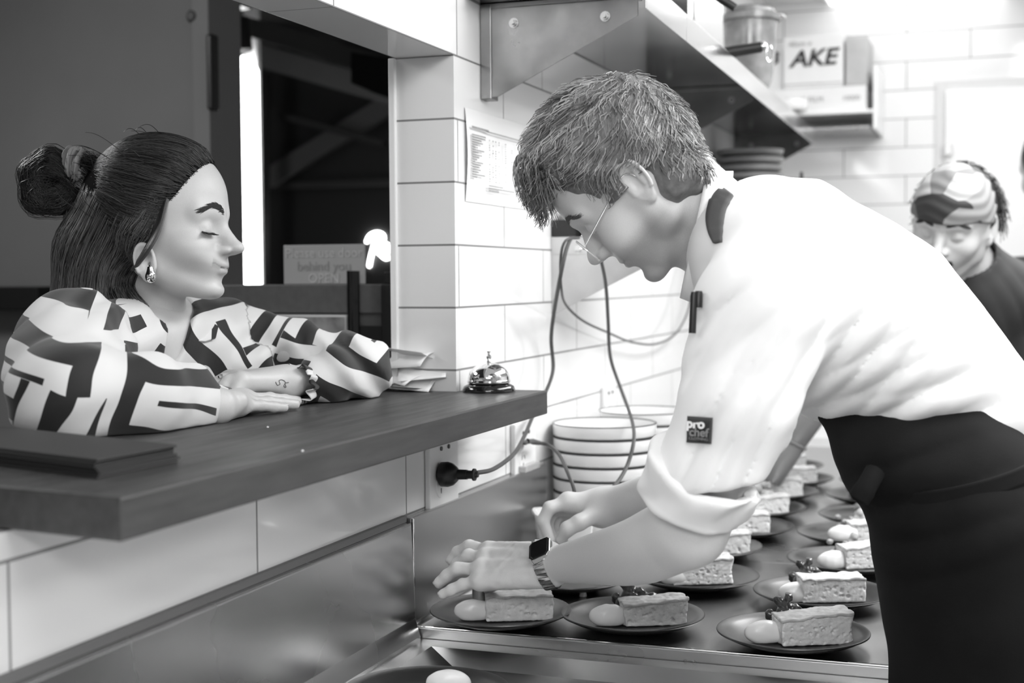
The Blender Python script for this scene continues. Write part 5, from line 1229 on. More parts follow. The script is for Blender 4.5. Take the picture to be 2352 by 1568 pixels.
v, f = nets(ch_hair, *box_of([HC.w(x, y, z) for x in (-.13, .13) for y in (-.11, .11) for z in (-.1, .17)], 0.01), 0.003)
hb2 = mesh('hair', v, f, HAIRCB, cf, True)
rs = np.random.RandomState(21); NS = 9000; PN = 14
V_ = v; fnm = grad(ch_hair, V_[rs.randint(len(V_), size=NS)] ) ; idx = rs.randint(len(V_), size=NS); R0 = V_[idx]; q = HC.loc(R0)
k = (q[:, 0] < hx_c(q[:, 2]) - 0.002); R0 = R0[k]; q = q[k]; NS = len(R0)
crown = A3(-0.055, -0.012, 0.105)
cr_w = HC.w(crown)
pos = R0.copy(); path = []
L = np.where(q[:, 2] < 0.0, 0.022, np.where(q[:, 0] > 0.02, 0.062, 0.048)) * rs.uniform(0.7, 1.25, NS)
ph = rs.uniform(0, 6.28, NS); cl = vnoise(R0, 60, 31) * 3; lift0 = -0.004 + 0.002 * rs.rand(NS); fwd = HC.R[0]; upv = HC.R[2]
for j in range(PN):
    t = j / (PN - 1); g_ = grad(ch_hair, pos, 0.002); dv = pos - cr_w; dv = dv / np.linalg.norm(dv, axis=1, keepdims=True)
    dr = dv * 1.0 + fwd * 0.55 + A3(0, 0, -0.25); dr = dr - g_ * np.sum(dr * g_, 1, keepdims=True) * (1 - 0.25 * t); dr /= np.linalg.norm(dr, axis=1, keepdims=True)
    sd = np.cross(g_, dr); w = np.sin(cl + t * 7 + ph * 0.25) * (0.22 + 0.55 * t); dr = dr + sd * w[:, None]; dr /= np.linalg.norm(dr, axis=1, keepdims=True)
    path.append(pos.copy()); pos = pos + dr * (L / PN)[:, None]
    tgt = lift0 + (0.007 + 0.006 * np.sin(cl * 2 + ph)) * t; dd = ch_hair(pos); inner = HC.loc(pos); hang_ = inner[:, 0] > hx_c(inner[:, 2]) + 0.004
    mv = np.where(hang_, np.minimum(dd - tgt, 0) * 0.5, dd - tgt); pos = pos - g_ * mv[:, None]
hp2 = np.stack(path, 1)
lc_ = HC.loc(hp2.reshape(-1, 3)).reshape(hp2.shape); bad = ((lc_[..., 0] > hx_c(lc_[..., 2]) + 0.006) & (lc_[..., 2] < 0.078)).any(1); hp2 = hp2[~bad]; cl = cl[~bad]; ph = ph[~bad]; NS = len(hp2)
strands('hair_strands', hp2, 0.0008, 0.0003, HAIRC, hb2, np.clip(0.42 + 0.33 * np.sin(cl * 1.7 + ph * .2) + rs.normal(size=NS) * 0.22, 0, 1))
# forelock: longer curly strands hanging off the forehead
fr_ = []
for i in range(900):
    y = rs.uniform(-0.06, 0.036); z = rs.uniform(0.075, 0.118); x = hx_c(z) - 0.006 - rs.rand() * 0.035 - abs(y) * 0.25; a = HC.w(x, y, z)[None]
    for _ in range(3): a = a - grad(ch_hair, a, 0.002) * (ch_hair(a) + 0.001)[:, None]
    a = a[0]; c_ = 0; c_ = 2.2 * math.sin(y * 90) + 1.5 * math.sin(z * 160) + rs.normal() * 0.35; A = rs.uniform(0.004, 0.008); pts = []; LL = (0.019 + 0.010 * math.sin(y * 70 + 1) ) * rs.uniform(0.7, 1.15)
    for t in np.linspace(0, 1, 16):
        b_ = a + HC.R[0] * (0.004 + LL * (0.35 + 0.6 * t)) * t + HC.R[2] * (0.012 * math.sin(t * 2.2) - 0.016 * t) + A3(0, 0, -1) * 0.018 * t * t
        cu_ = A * t; b_ = b_ + HC.R[1] * cu_ * math.sin(9 * t + c_) + HC.R[2] * cu_ * math.cos(9 * t + c_); pts.append(b_)
    fr_.append(pts)
strands('forelock_strands', np.array(fr_), 0.0009, 0.0003, HAIRC, hb2, np.clip(rs.rand(900) * 0.6, 0, 1))

# ------------------------------------------------------------------ the cook behind
ck = thing('person', (3.35, -0.95, 0.0), 'cook with a patterned headscarf and dark shirt looking down, at the right behind the chef', 'person')
HK = Head(W(2186, 524, 2.98), DR(-0.52, 0.36, -0.78), DR(-0.05, -1, -0.42), 1.03, fem=0.2, smile=0.0, nose=1.2, zc=-0.100)
kc = W(2248, 640, 3.08) + A3(0, -.0, 0); tc_ = W(2270, 850, 3.2); SK3 = skin_mat('skin_cook', 0.07, 0.5)
ks = _n(DR(0.93, 0.05, -0.35))
aL = [kc + ks * 0.19 + A3(0, 0, -0.045), W(2352, 900, 3.08), W(2240, 1010, 2.95)]; aR = [kc - ks * 0.19 + A3(0, 0, -0.05), W(2120, 900, 3.15), W(2150, 1000, 2.98)]
def k_body(p):
    d = HK.sdf(p); d = smin(d, rc(p, HK.w(-0.03, 0, -0.03), kc, 0.052, 0.058), 0.02)
    return smin(d, rc(p, HK.w(-0.02, 0, -0.06), kc + A3(0, 0, -0.04), 0.045, 0.06), 0.02)
def k_rest(p):
    d = ell(p, tc_, (0.12, 0.12, 0.2)); d = smin(d, rc(p, kc, tc_, 0.07, 0.1), 0.03)
    for a in (aL, aR):
        d = smin(d, chain(p, a, [0.05, 0.042, 0.028], 0.01), 0.02); h = a[2]; e = _n(a[2] - a[1])
        d = smin(d, ell(p, h + e * 0.03, (0.035, 0.04, 0.018)), 0.01)
        for i in range(4): d = smin(d, chain(p, [h + e * 0.05 + ks * 0.016 * (i - 1.5), h + e * 0.095 + ks * 0.018 * (i - 1.5) - A3(0, 0, 0.012), h + e * 0.115 + ks * 0.018 * (i - 1.5) - A3(0, 0, 0.035)], [0.009, 0.0085, 0.0075]), 0.006)
        d = smin(d, chain(p, [h + e * 0.02 - ks * 0.03, h + e * 0.06 - ks * 0.05 - A3(0, 0, 0.02)], [0.012, 0.009]), 0.008)
    for s in (-0.09, 0.09): d = smin(d, chain(p, [A3(tc_[0] + s, tc_[1] - .10, 0.95), A3(tc_[0] + s, tc_[1] - .14, 0.5), A3(tc_[0] + s, tc_[1] - .14, 0.08)], [0.085, 0.055, 0.04], 0.02), 0.03)
    return smin(d, rc(p, tc_, A3(tc_[0], tc_[1] - .10, 0.95), 0.11, 0.12), 0.04)
v1 = nets(k_body, *box_of([HK.w(x, y, z) for x in (-.11, .13) for y in (-.09, .09) for z in (-.12, .135)] + [kc], 0.05), 0.0024)
v2 = nets(k_rest, A3(tc_[0] - .45, tc_[1] - .4, 0.0), A3(tc_[0] + .4, tc_[1] + .5, 1.5), 0.009)
v, f = join([v1, v2]); bk = mesh('body', v, f, SK3, ck, True, {'tone': HK.tone(v, 0.32)})
SHIRT = mat('dark_shirt_cloth', 0.024, 0.8, sheen=0.1, bump=0.1, bscale=500)
def k_shirt(p):
    d = rc(p, kc + A3(0, 0, -.02), tc_, 0.095, 0.14); d = smin(d, rc(p, aL[0], aR[0], 0.07, 0.07), 0.05); d = smin(d, rc(p, tc_, A3(tc_[0], tc_[1] - .10, 0.95), 0.135, 0.14), 0.04)
    d = smin(d, rc(p, aL[0], aL[0] * .35 + aL[1] * .65, 0.065, 0.07), 0.03); d = smin(d, rc(p, aR[0], aR[0] * .35 + aR[1] * .65, 0.065, 0.07), 0.03)
    d = smin(d, rc(p, kc, kc + _n(HK.o - kc) * 0.045, 0.070, 0.069), 0.015)
    d = d - ridge(p, aL[0] + A3(0, 0, -.03), _n(DR(0.8, -0.5, 0)), _n(DR(0.5, 0.8, 0)), 90, 0.010, 0.14) + 0.003 * vnoise(p, 25, 6)
    ww = A3(*(W(2240, 600, 3.1))); d = smax(d, -chain(p, [kc + _n(HK.o - kc) * 0.02, kc + _n(HK.o - kc) * 0.15], [0.055, 0.068]), 0.006)
    for a in (aL, aR): d = smax(d, -rc(p, a[0] * .33 + a[1] * .67, a[1] + (a[1] - a[0]) * .6, 0.053, 0.06), 0.006)
    return smax(d, 0.85 - p[:, 2], 0.01)
v, f = nets(k_shirt, A3(tc_[0] - .45, tc_[1] - .4, 0.83), A3(tc_[0] + .4, tc_[1] + .4, 1.55), 0.006)
sh_ = mesh('shirt', v, f, SHIRT, ck, True)
bt = march(k_shirt, 2255, 710, 2.5, 3.6, 0.001)
if bt is not None: B().lathe([(0, 0), (0.0055, 0), (0.0055, 0.003), (0.003, 0.0035), (0.0, 0.002)], tuple(bt), 16, tuple(CAM - bt), close=False).out('button', STEELD, sh_, True)
def t3(p):
    d = None
    for s in (-0.09, 0.09):
        e = chain(p, [A3(tc_[0] + s, tc_[1] - .10, 0.9), A3(tc_[0] + s, tc_[1] - .14, 0.5), A3(tc_[0] + s, tc_[1] - .14, 0.1)], [0.11, 0.085, 0.07], 0.02); d = e if d is None else np.minimum(d, e)
    return np.maximum(d, 0.03 - p[:, 2])
v, f = nets(t3, A3(tc_[0] - .3, tc_[1] - .3, 0.0), A3(tc_[0] + .3, tc_[1] + .2, 1.06), 0.012); mesh('trousers', v, f, TROU, ck, True)
# headscarf
SCARF = mat('patterned_scarf', 0.3, 0.7, bump=0.1, bscale=700); nt = SCARF.node_tree
vo = nt.nodes.new('ShaderNodeTexVoronoi'); vo.inputs['Scale'].default_value = 16; vo.feature = 'F1'; tcn = nt.nodes.new('ShaderNodeTexCoord'); mpn = nt.nodes.new('ShaderNodeMapping'); mpn.inputs['Scale'].default_value = (0.7, 1, 1.6)
mpn.inputs['Location'].default_value = (0.31, 0.1, 0.22); nt.links.new(tcn.outputs['Object'], mpn.inputs[0]); nt.links.new(mpn.outputs[0], vo.inputs['Vector'])
cr_ = nt.nodes.new('ShaderNodeValToRGB'); cr_.color_ramp.interpolation = 'CONSTANT'; e = cr_.color_ramp.elements
e[0].position = 0; e[0].color = (0.03, 0.03, 0.03, 1); e[1].position = 0.42; e[1].color = (0.24, 0.24, 0.24, 1); x = cr_.color_ramp.elements.new(0.7); x.color = (0.14, 0.14, 0.14, 1); x = cr_.color_ramp.elements.new(0.88); x.color = (0.34, 0.34, 0.34, 1)
sx_ = nt.nodes.new('ShaderNodeSeparateXYZ'); nt.links.new(vo.outputs['Color'], sx_.inputs[0]); nt.links.new(sx_.outputs[0], cr_.inputs[0]); nt.links.new(cr_.outputs[0], nt.nodes['Principled BSDF'].inputs['Base Color'])
def k_scarf(p):
    q = HK.loc(p); d = ell(q, (-0.006, 0, 0.040), (0.097, 0.076, 0.088)); d = smin(d, ell(q, (0.032, 0, 0.060), (0.062, 0.060, 0.052)), 0.02) * HK.k - 0.008
    d = d + 0.0012 * np.sin(q[:, 2] * 260 + 3 * np.sin(q[:, 0] * 40) + 2 * np.sin(q[:, 1] * 50))
    zc_ = 0.047 - 0.30 * np.maximum(0, 0.06 - q[:, 0]); d = smax(d, (zc_ - q[:, 2]), 0.003); return smax(d, -(q[:, 0] + 0.055) + 0.0, 0.004)
v, f = nets(k_scarf, *box_of([HK.w(x, y, z) for x in (-.12, .13) for y in (-.1, .1) for z in (-.03, .15)], 0.01), 0.0028); mesh('headscarf', v, f, SCARF, ck, True)
def curls(H, n, lo, hi, seed, parent, cen=(-0.085, 0, 0.06), spread=0.05, name='hair', r=0.0014, ln=(0.03, 0.06), m=None):
    rs = np.random.RandomState(seed); out = []
    for i in range(n):
        th = rs.uniform(0, 2 * math.pi); u = rs.uniform(-1, 1); d_ = A3(-abs(rs.normal()) - 0.2, rs.normal(), rs.normal() * 0.8 + 0.3); d_ = d_ / np.linalg.norm(d_)
        a = A3(-0.03, 0, 0.045) + d_ * A3(0.072, 0.076, 0.08); L_ = rs.uniform(*ln); R_ = rs.uniform(0.004, 0.009); c = rs.uniform(0, 6); e1 = _n(np.cross(d_, A3(0.3, 0.2, 1))); e2 = np.cross(d_, e1); pts = []
        for t in np.linspace(0, 1, 18):
            pts.append(H.w(a + d_ * L_ * t * 0.6 + A3(0, 0, -0.03) * t * t + (e1 * math.cos(c + 11 * t) + e2 * math.sin(c + 11 * t)) * R_ * min(1, t * 2)))
        out.append(pts)
    return strands(name, np.array(out), r, r * 0.4, m, parent, rs.rand(n))
CH = hair_mat('dark_curly_hair', 0.008, 0.10, 0.35)
v, f = nets(lambda p: ell(HK.loc(p), (-0.03, 0, 0.042), (0.088, 0.082, 0.088)) * HK.k + 0.003 * vnoise(p, 120, 3), *box_of([HK.w(x, y, z) for x in (-.14, .09) for y in (-.1, .1) for z in (-.08, .15)], 0.01), 0.004)
hk = mesh('hair', v, f, mat('dark_hair_base2', 0.015, 0.6), ck, True)
curls(HK, 900, 0, 0, 8, hk, m=CH, name='curls')
for s in (-1, 1): strands('eyebrow', brow_strands(HK, 170, s, 0.0045, z0=0.042, seed=9, length=0.010), 0.0007, 0.0002, mat('brow_hair3', 0.02, 0.6), bk, np.zeros(170))
strands('moustache', snap(HK, np.array([HK.w(np.array([(0.094 - abs(y) * 0.25, y, -0.035 - abs(y) * 0.15), (0.095 - abs(y) * 0.3, y * 1.1, -0.040 - abs(y) * 0.2), (0.094 - abs(y) * 0.35, y * 1.2, -0.045 - abs(y) * 0.25)])) for y in np.random.RandomState(2).uniform(-0.026, 0.026, 260)]), 0.0008), 0.0006, 0.0002, mat('moustache_hair', 0.03, 0.6), bk, np.zeros(260))

# person cut off by the right edge of the frame: only the curls show
pf = thing('person', (3.9, -1.12, 0.0), 'curly-haired person almost wholly cut off by the right edge of the picture', 'person')
HP = Head(W(2424, 398, 3.75), DR(-0.3, 0.2, 0.93), DR(0, -1, 0), 1.0); kp = W(2434, 560, 3.85)
def p_b(p):
    b0 = A3(kp[0], kp[1], 0); d = HP.sdf(p); d = smin(d, rc(p, HP.w(-0.02, 0, -0.05), kp, 0.05, 0.06), 0.02)
    return d
v1 = nets(p_b, *box_of([HP.w(x, y, z) for x in (-.11, .13) for y in (-.09, .09) for z in (-.12, .135)] + [kp], 0.05), 0.004)
v, f = v1; mesh('body', v, f, SK3, pf, True, {'tone': HP.tone(v, 0.1)})
def p_c(p):
    px_ = _n(DR(1, 0, 0.1)); d = ell(p, kp - A3(0, 0, .32), (0.13, 0.13, 0.28)); d = smin(d, rc(p, kp + px_ * 0.16 - A3(0, 0, .08), kp - px_ * 0.13 - A3(0, 0, .09), 0.06, 0.055), 0.04)
    for s in (-0.09, 0.09): d = smin(d, chain(p, [A3(kp[0] + s, kp[1], 0.95), A3(kp[0] + s, kp[1], 0.03)], [0.10, 0.05]), 0.04)
    d = smin(d, rc(p, kp + px_ * 0.17 - A3(0, 0, .1), kp + px_ * 0.2 - A3(0, 0, .55), 0.05, 0.035), 0.02); return np.maximum(d, 0.002 - p[:, 2])
v, f = nets(p_c, A3(kp[0] - .35, kp[1] - .35, 0), A3(kp[0] + .35, kp[1] + .35, 1.5), 0.014); mesh('clothes', v, f, SHIRT, pf, True)
v, f = nets(lambda p: ell(HP.loc(p), (-0.03, 0, 0.05), (0.102, 0.097, 0.095)) * 1.0, *box_of([HP.w(x, y, z) for x in (-.14, .09) for y in (-.11, .11) for z in (-.08, .15)], 0.01), 0.005)
hpx = mesh('hair', v, f, mat('dark_hair_base3', 0.015, 0.6), pf, True); curls(HP, 800, 0, 0, 18, hpx, m=CH, name='curls')
# ------------------------------------------------------------------ plates and food
RA = math.atan2(-0.942, 0.337)                      # plates are turned so that the cake lies along the bench edge
BREAD = mat('sponge_crumb', 0.76, 0.9, var=0.12, vscale=160, bump=0.5, bscale=420, sss=0.1); CRUST = mat('sponge_crust', 0.55, 0.7, var=0.3, vscale=90, bump=0.4, bscale=300)
CREAM = mat('cream', 0.86, 0.25, sss=0.2, bump=0.05, bscale=150); COMP = mat('dark_compote', 0.05, 0.3, var=0.7, vscale=70, coat=0.4); LEAF = mat('crumble', 0.34, 0.7, var=0.5, vscale=120, bump=0.5, bscale=260)
PR = 0.1045
pprof = [(0.0, 0.0), (0.052, 0.0), (0.054, 0.003), (0.070, 0.0055), (0.090, 0.0120), (PR, 0.0190), (PR + 0.0006, 0.0202), (PR, 0.0214), (PR - 0.002, 0.0216), (0.092, 0.0165), (0.078, 0.0095), (0.064, 0.0062), (0.040, 0.0052), (0.0, 0.0050)]
def local_mesh(name, v, f, m, attrs=None):
    o = mesh(name, v, f, m); bpy.data.objects.remove(o) if False else None; return o
def mk_plate(n=96):
    o = B().lathe(pprof, (0, 0, 0), n, close=False).out('plate', PLATE, None, True)
    return o
def porous(p, sc, seed): return vnoise(p, sc, seed)
def mk_cake(seed, L=0.098, Wd=0.044, H=0.036, taper=0.0, slope=0.0):
    rs = np.random.RandomState(seed); holes = [(rs.uniform(-L / 2, L / 2), rs.choice([-1, 1, 1]) * -Wd / 2 if rs.rand() < 0.75 else rs.uniform(-Wd / 2, Wd / 2), rs.uniform(0.003, H - 0.005), abs(rs.normal()) * 0.0011 + 0.0010) for _ in range(90)]
    def fn(p):
        x, y, z = p[:, 0], p[:, 1], p[:, 2]; hz = H * (1 + slope * x / L) + 0.0016 * vnoise(p * A3(1, 1, 0), 110, seed)
        wy = Wd / 2 * (1 + taper * x / L)
        q = np.stack([np.abs(x) - L / 2 + 0.002 * vnoise(p, 120, seed + 3), np.abs(y) - wy, np.abs(z - hz / 2) - hz / 2], 1) + 0.002
        d = np.linalg.norm(np.maximum(q, 0), axis=1) + np.minimum(q.max(1), 0) - 0.002
        d = d + 0.0005 * vnoise(p, 420, seed + 1)
        for hx, hy, hz_, hr in holes: d = smax(d, -(np.sqrt((x - hx) ** 2 + (y - hy) ** 2 + ((z - hz_) * 1.3) ** 2) - hr), 0.0006)
        return d
    v, f = nets(fn, (-L / 2 - .008, -Wd / 2 - .008, -0.004), (L / 2 + .008, Wd / 2 + .008, H + 0.012), 0.0013)
    top = (v[:, 2] > H * 0.86).astype(float)
    r = thing('cake_slice', (0, 0, 0), 'x', 'cake'); o = mesh('sponge', v, f, BREAD, r)
    def fc(p):
        x, y, z = p[:, 0], p[:, 1], p[:, 2]; hz = H * (1 + slope * x / L) + 0.0016 * vnoise(p * A3(1, 1, 0), 110, seed)
        q = np.stack([np.abs(x) - L / 2 - 0.0006, np.abs(y) - Wd / 2 * (1 + taper * x / L) - 0.0006, np.abs(z - hz - 0.0002) - 0.0014], 1)
        return np.linalg.norm(np.maximum(q, 0), axis=1) + np.minimum(q.max(1), 0) - 0.0008 - 0.0007 * vnoise(p, 260, seed + 8)
    v, f = nets(fc, (-L / 2 - .008, -Wd / 2 - .008, H - 0.012), (L / 2 + .008, Wd / 2 + .008, H + 0.014), 0.0014); mesh('crust', v, f, CRUST, r)
    return r
def mk_quenelle(seed):
    def fn(p):
        x, y, z = p[:, 0], p[:, 1], p[:, 2] - 0.012
        r = np.sqrt(y * y + z * z); R = 0.0165 * np.sqrt(np.clip(1 - (x / 0.029) ** 2, 0, 1)) * (1 + 0.06 * np.cos(3 * np.arctan2(z, y) + 0.5)) + 0.0005 * vnoise(p, 200, seed)
        return np.maximum((r - R) * 0.7, -0.0005 - p[:, 2])
    v, f = nets(fn, (-.034, -.022, -.003), (.034, .022, .034), 0.0012); return mesh('cream_quenelle', v, f, CREAM)
def mk_clump(name, seed, m, n=26, sx=0.034, sy=0.016, sz=0.012, r=0.006):
    rs = np.random.RandomState(seed); c = [(rs.normal() * sx * .5, rs.normal() * sy * .5, 0.003 + abs(rs.normal()) * sz * .7, rs.uniform(.5, 1.2) * r) for _ in range(n)]
    def fn(p):
        d = None
        for a, b, cc_, rr in c: e = sph(p, (a, b, cc_), rr); d = e if d is None else smin(d, e, 0.0055)
        return np.maximum(d + 0.0012 * vnoise(p, 330, seed), -p[:, 2])
    v, f = nets(fn, (-.06, -.036, -.003), (.06, .036, .05), 0.0016); return mesh(name, v, f, m)
P0_ = mk_plate(); cakes = [mk_cake(3), mk_cake(5, L=0.094, H=0.034, slope=0.15), mk_cake(9, L=0.10, Wd=0.048, H=0.038, slope=0.2), mk_cake(12, L=0.088, H=0.040, slope=-0.1)]
quens = [mk_quenelle(1), mk_quenelle(4)]; clumps = [mk_clump('dark_compote', 2, COMP, n=95, sx=0.028, sy=0.013, sz=0.024, r=0.0078), mk_clump('crumble_topping', 5, LEAF, n=70, sx=0.034, sy=0.015, sz=0.024, r=0.0075), mk_clump('crumble_topping', 7, LEAF, n=90, sx=0.044, sy=0.028, sz=0.042, r=0.011)]
used = set()
def put(o, x, y, z, rz, label, cat, group):
    c = o if o.name not in used else None
    if c is None: c = copy_tree(o); 
    used.add(o.name); c.location = (x, y, z); c.rotation_euler = (0, 0, rz); return tag(c, label, cat, group)
# rim centre px, phrase, cake variant, clump kind (0 dark,1 crumble,2 tall,None), cake/quenelle offsets
PL = [((1150, 1400), "under the chef's near hand", 0, 0, (.026, .004), (-.040, -.004), 0.10),
      ((1453, 1409), "in the middle of the front row", 1, 0, (.030, .000), (-.036, -.012), 0.12),
      ((1821, 1449), "nearest the apron at the bottom right", 2, 0, (.026, -.004), (-.040, -.006), 0.12),
      ((1597, 1319), "second in the middle row", 2, 1, (.008, .004), (-.034, -.010), 0.10),
      ((1886, 1357), "second from the front beside the apron", 0, 0, (.014, -.002), (-.040, -.010), 0.05),
      ((1303, 1322), "mostly hidden under the chef's forearm", None, None, None, None, 0),
      ((1618, 1252), "half hidden behind the chef's elbow", 1, None, (.034, .002), (-.05, -.005), 0.05),
      ((1700, 1206), "just right of the rolled cuff", 0, 1, (.006, .004), (-.062, -.004), 0.0),
      ((1735, 1163), "fifth from the front in the middle row", 1, 2, (.022, .002), (-.036, -.012), 0.05),
      ((1774, 1126), "sixth from the front in the middle row", 3, 2, (.022, .000), (-.040, .010), 0.0),
      ((1815, 1096), "seventh from the front in the middle row", 0, None, (.012, .002), (-.055, .004), 0.0),
      ((1798, 1066), "farthest one in the middle row", 1, 1, (.010, .002), (-.050, .004), 0.0),
      ((1948, 1283), "third from the front beside the apron", 2, 1, (.036, .002), (-.028, -.012), 0.14),
      ((1958, 1223), "fourth from the front beside the apron", 1, 1, (.040, .004), (-.022, -.014), 0.02),
      ((1998, 1181), "fifth from the front beside the apron", 3, 2, (.060, -.002), (-.006, -.012), 0.0),
      ((2006, 1136), "behind the black apron tie", None, 2, None, None, 0),
      ((2030, 1102), "farthest one beside the apron", None, None, None, None, 0)]
lx_, ly_ = math.cos(RA), math.sin(RA)
for i, (px, ph, ck_, cl_, co, qo, tw) in enumerate(PL):
    c = PZ(px[0], px[1], BZ + 0.0195)
    put(P0_, c[0], c[1], BZ + 0.0004, RA, 'round black plate ' + ph, 'plate', 'black plates on the steel bench')
    def at(ox, oy): return c[0] + lx_ * ox - ly_ * oy, c[1] + ly_ * ox + lx_ * oy
    if ck_ is not None:
        x, y = at(*co); put(cakes[ck_], x, y, BZ + 0.0066, RA + tw, 'sponge slice on the plate ' + ph, 'cake', 'sponge slices on the black plates')
        x, y = at(*qo); put(quens[i % 2], x, y, BZ + 0.0078, RA + tw + random.uniform(-.1, .15), 'cream quenelle on the plate ' + ph, 'cream', 'cream quenelles on the black plates')
    if cl_ is not None:
        x, y = at((co[0] if co else .03) - 0.024, (co[1] if co else 0) + (.036 if cl_ else .032)); put(clumps[cl_], x, y, BZ + 0.0072, RA + tw, ('dark compote' if cl_ == 0 else 'crumbly topping') + ' on the plate ' + ph, 'garnish', 'garnishes on the black plates')
# small crumb on the bench
p = PZ(1339, 1370, BZ); tag(B().lathe([(0, 0), (0.006, 0.001), (0.005, 0.007), (0.002, 0.010), (0, 0.010)], tuple(p), 9, close=False).out('cake_crumb', BREAD, None, True), 'small cake crumb on the steel bench between two black plates', 'crumb')
# plate on the near bench with a cream dot
c = PZ(978, 1590, 0.892); pn = copy_tree(P0_); pn.location = (c[0], c[1], 0.8745); pn.rotation_euler = (0, 0, RA); pn.scale = (1.03, 1.03, 1.0)
tag(pn, 'round black plate on the nearer bench, cut by the bottom edge of the picture', 'plate', 'black plates on the steel bench')
x, y = PZ(1030, 1582, 0.884)[:2]; qn = copy_tree(quens[0]); qn.location = (x, y, 0.8805); qn.rotation_euler = (0, 0, RA); tag(qn, 'white cream quenelle just visible at the bottom edge of the picture', 'cream', 'cream quenelles on the black plates')
# small steel ring held under the hand
rp = W(1100, 1372, 2.05); tag(B().lathe([(0.0095, 0), (0.0100, 0), (0.0100, 0.030), (0.0095, 0.030)], (rp[0], rp[1], rp[2] - 0.012), 24, close=False).out('ring_cutter', STEELD, None, True), 'small dark steel tube held under the chef\'s palm', 'cutter')

# ------------------------------------------------------------------ white plates with dark rims
WPR = 0.1; hgt = 0.0264
wprof = [(0, 0.0), (0.090, 0.0), (0.0975, 0.0015), (0.0993, 0.004), (WPR - 0.0002, 0.0232), (WPR - 0.0025, 0.0232), (0.0965, 0.006), (0.090, 0.003), (0.0, 0.0028)]
wp = thing('white_plate', (0, 0, 0), 'x', 'plate'); B().lathe(wprof, (0, 0, 0), 72, close=False).out('dish', CERAM, wp, True)
B().lathe([(WPR - 0.0027, 0.0232), (WPR + 0.0002, 0.0232), (WPR + 0.0002, 0.0244), (WPR - 0.0012, 0.0250), (WPR - 0.0027, 0.0244), (WPR - 0.0027, 0.0232)], (0, 0, 0), 72, close=False).out('dark_rim', RIMB, wp, True)
first = True
ordn = ['bottom', 'second lowest', 'third lowest', 'fourth lowest', 'middle', 'fourth from the top', 'third from the top', 'second from the top', 'topmost']
def stack(c, n, base, nm):
    global first
    for i in range(n):
        o = wp if first else copy_tree(wp); first = False; o.location = (c[0] + random.uniform(-.0007, .0007), c[1], base + 0.0005 + i * hgt * 0.985)
        k = i if i < n // 2 else len(ordn) - (n - i)
        tag(o, 'dark-rimmed white plate, %s of the %s' % (ordn[k], nm), 'plate', 'dark-rimmed white plates in two stacks')
cst = W(1374, 965, 2.66); stack((cst[0], min(cst[1], -0.104)), 9, BZ, 'stack in front of the cables')
cs2 = W(1485, 955, 2.90); stack((cs2[0], min(cs2[1], -0.104)), 9, BZ, 'stack behind the sleeve label')
# white tub with spoon
tp = PZ(1283, 1172, 0.995); tp[1] = -0.088; tw = thing('white_tub', (tp[0], tp[1], BZ), 'square white plastic tub under the chef\'s far hand', 'tub')
def sqlathe(prof, c, rot, n=4, rnd=0.012, parent=None, name='x', m=None):
    v = []; ring = 24
    for r, z in prof:
        for k in range(ring):
            t = 2 * math.pi * k / ring + 1e-3; s = (abs(math.cos(t)) ** 6 + abs(math.sin(t)) ** 6) ** (-1 / 6); x = r * s * math.cos(t); y = r * s * math.sin(t)
            v.append((c[0] + x * math.cos(rot) - y * math.sin(rot), c[1] + x * math.sin(rot) + y * math.cos(rot), c[2] + z))
    f = [(i * ring + k, i * ring + (k + 1) % ring, (i + 1) * ring + (k + 1) % ring, (i + 1) * ring + k) for i in range(len(prof) - 1) for k in range(ring)] + [tuple(range(ring - 1, -1, -1))]
    return B().add(v, f).out(name, m, parent, True)
sqlathe([(0.042, 0.001), (0.050, 0.088), (0.054, 0.089), (0.054, 0.094), (0.049, 0.094), (0.0405, 0.004), (0.001, 0.004)], (tp[0], tp[1], BZ), RA + 0.1, parent=tw, name='tub_body', m=WPLAS)
# grey jugs behind the sleeve
GP = mat('grey_plastic', 0.26, 0.3)
def bowl(c, r0, r1, h, ax, name, m, label, cat='bowl', group=None):
    b = B().lathe([(0.0, 0.0), (r0, 0.0), (r0 + 0.004, 0.004), (r1, h), (r1 + 0.004, h), (r1 + 0.004, h + 0.004), (r1 - 0.002, h + 0.004), (r0, 0.006), (0, 0.005)], tuple(c), 48, ax, close=False)
    return tag(b.out(name, m, None, True), label, cat, group)
gb = W(1752, 1115, 2.62); gb = A3(gb[0], gb[1], gb[2]); g0 = PZ(1745, 1150, BZ + 0.0)
tb = PZ(1752, 1100, 0.955); tax = DR(0.43, -0.90, 0.02); tax = tax / np.linalg.norm(tax)
bowl(tb, 0.038, 0.056, 0.100, tuple(tax), 'grey_tub', GP, 'lower grey plastic tub leaning behind the chef\'s sleeve', 'tub')
bowl(tb + tax * 0.080, 0.047, 0.072, 0.110, tuple(tax), 'grey_tub', GP, 'upper grey plastic tub nested in the lower one behind the sleeve', 'tub')

# ------------------------------------------------------------------ things on and around the wall shelf
ST = SZ + 0.0045
p = PY(1520, 20, -0.2)
bp_ = W(1535, -20, 2.55); t = thing('dark_pot', (bp_[0], -0.19, ST), 'dark round pot on the wall shelf at the top edge of the picture', 'pot')
B().lathe([(0, 0), (0.045, 0), (0.075, 0.03), (0.088, 0.07), (0.095, 0.14), (0.092, 0.14), (0.084, 0.07), (0.07, 0.033), (0, 0.005)], (bp_[0], -0.13, ST), 48, close=False).out('pot_body', mat('dark_enamel', 0.02, 0.3), t, True)
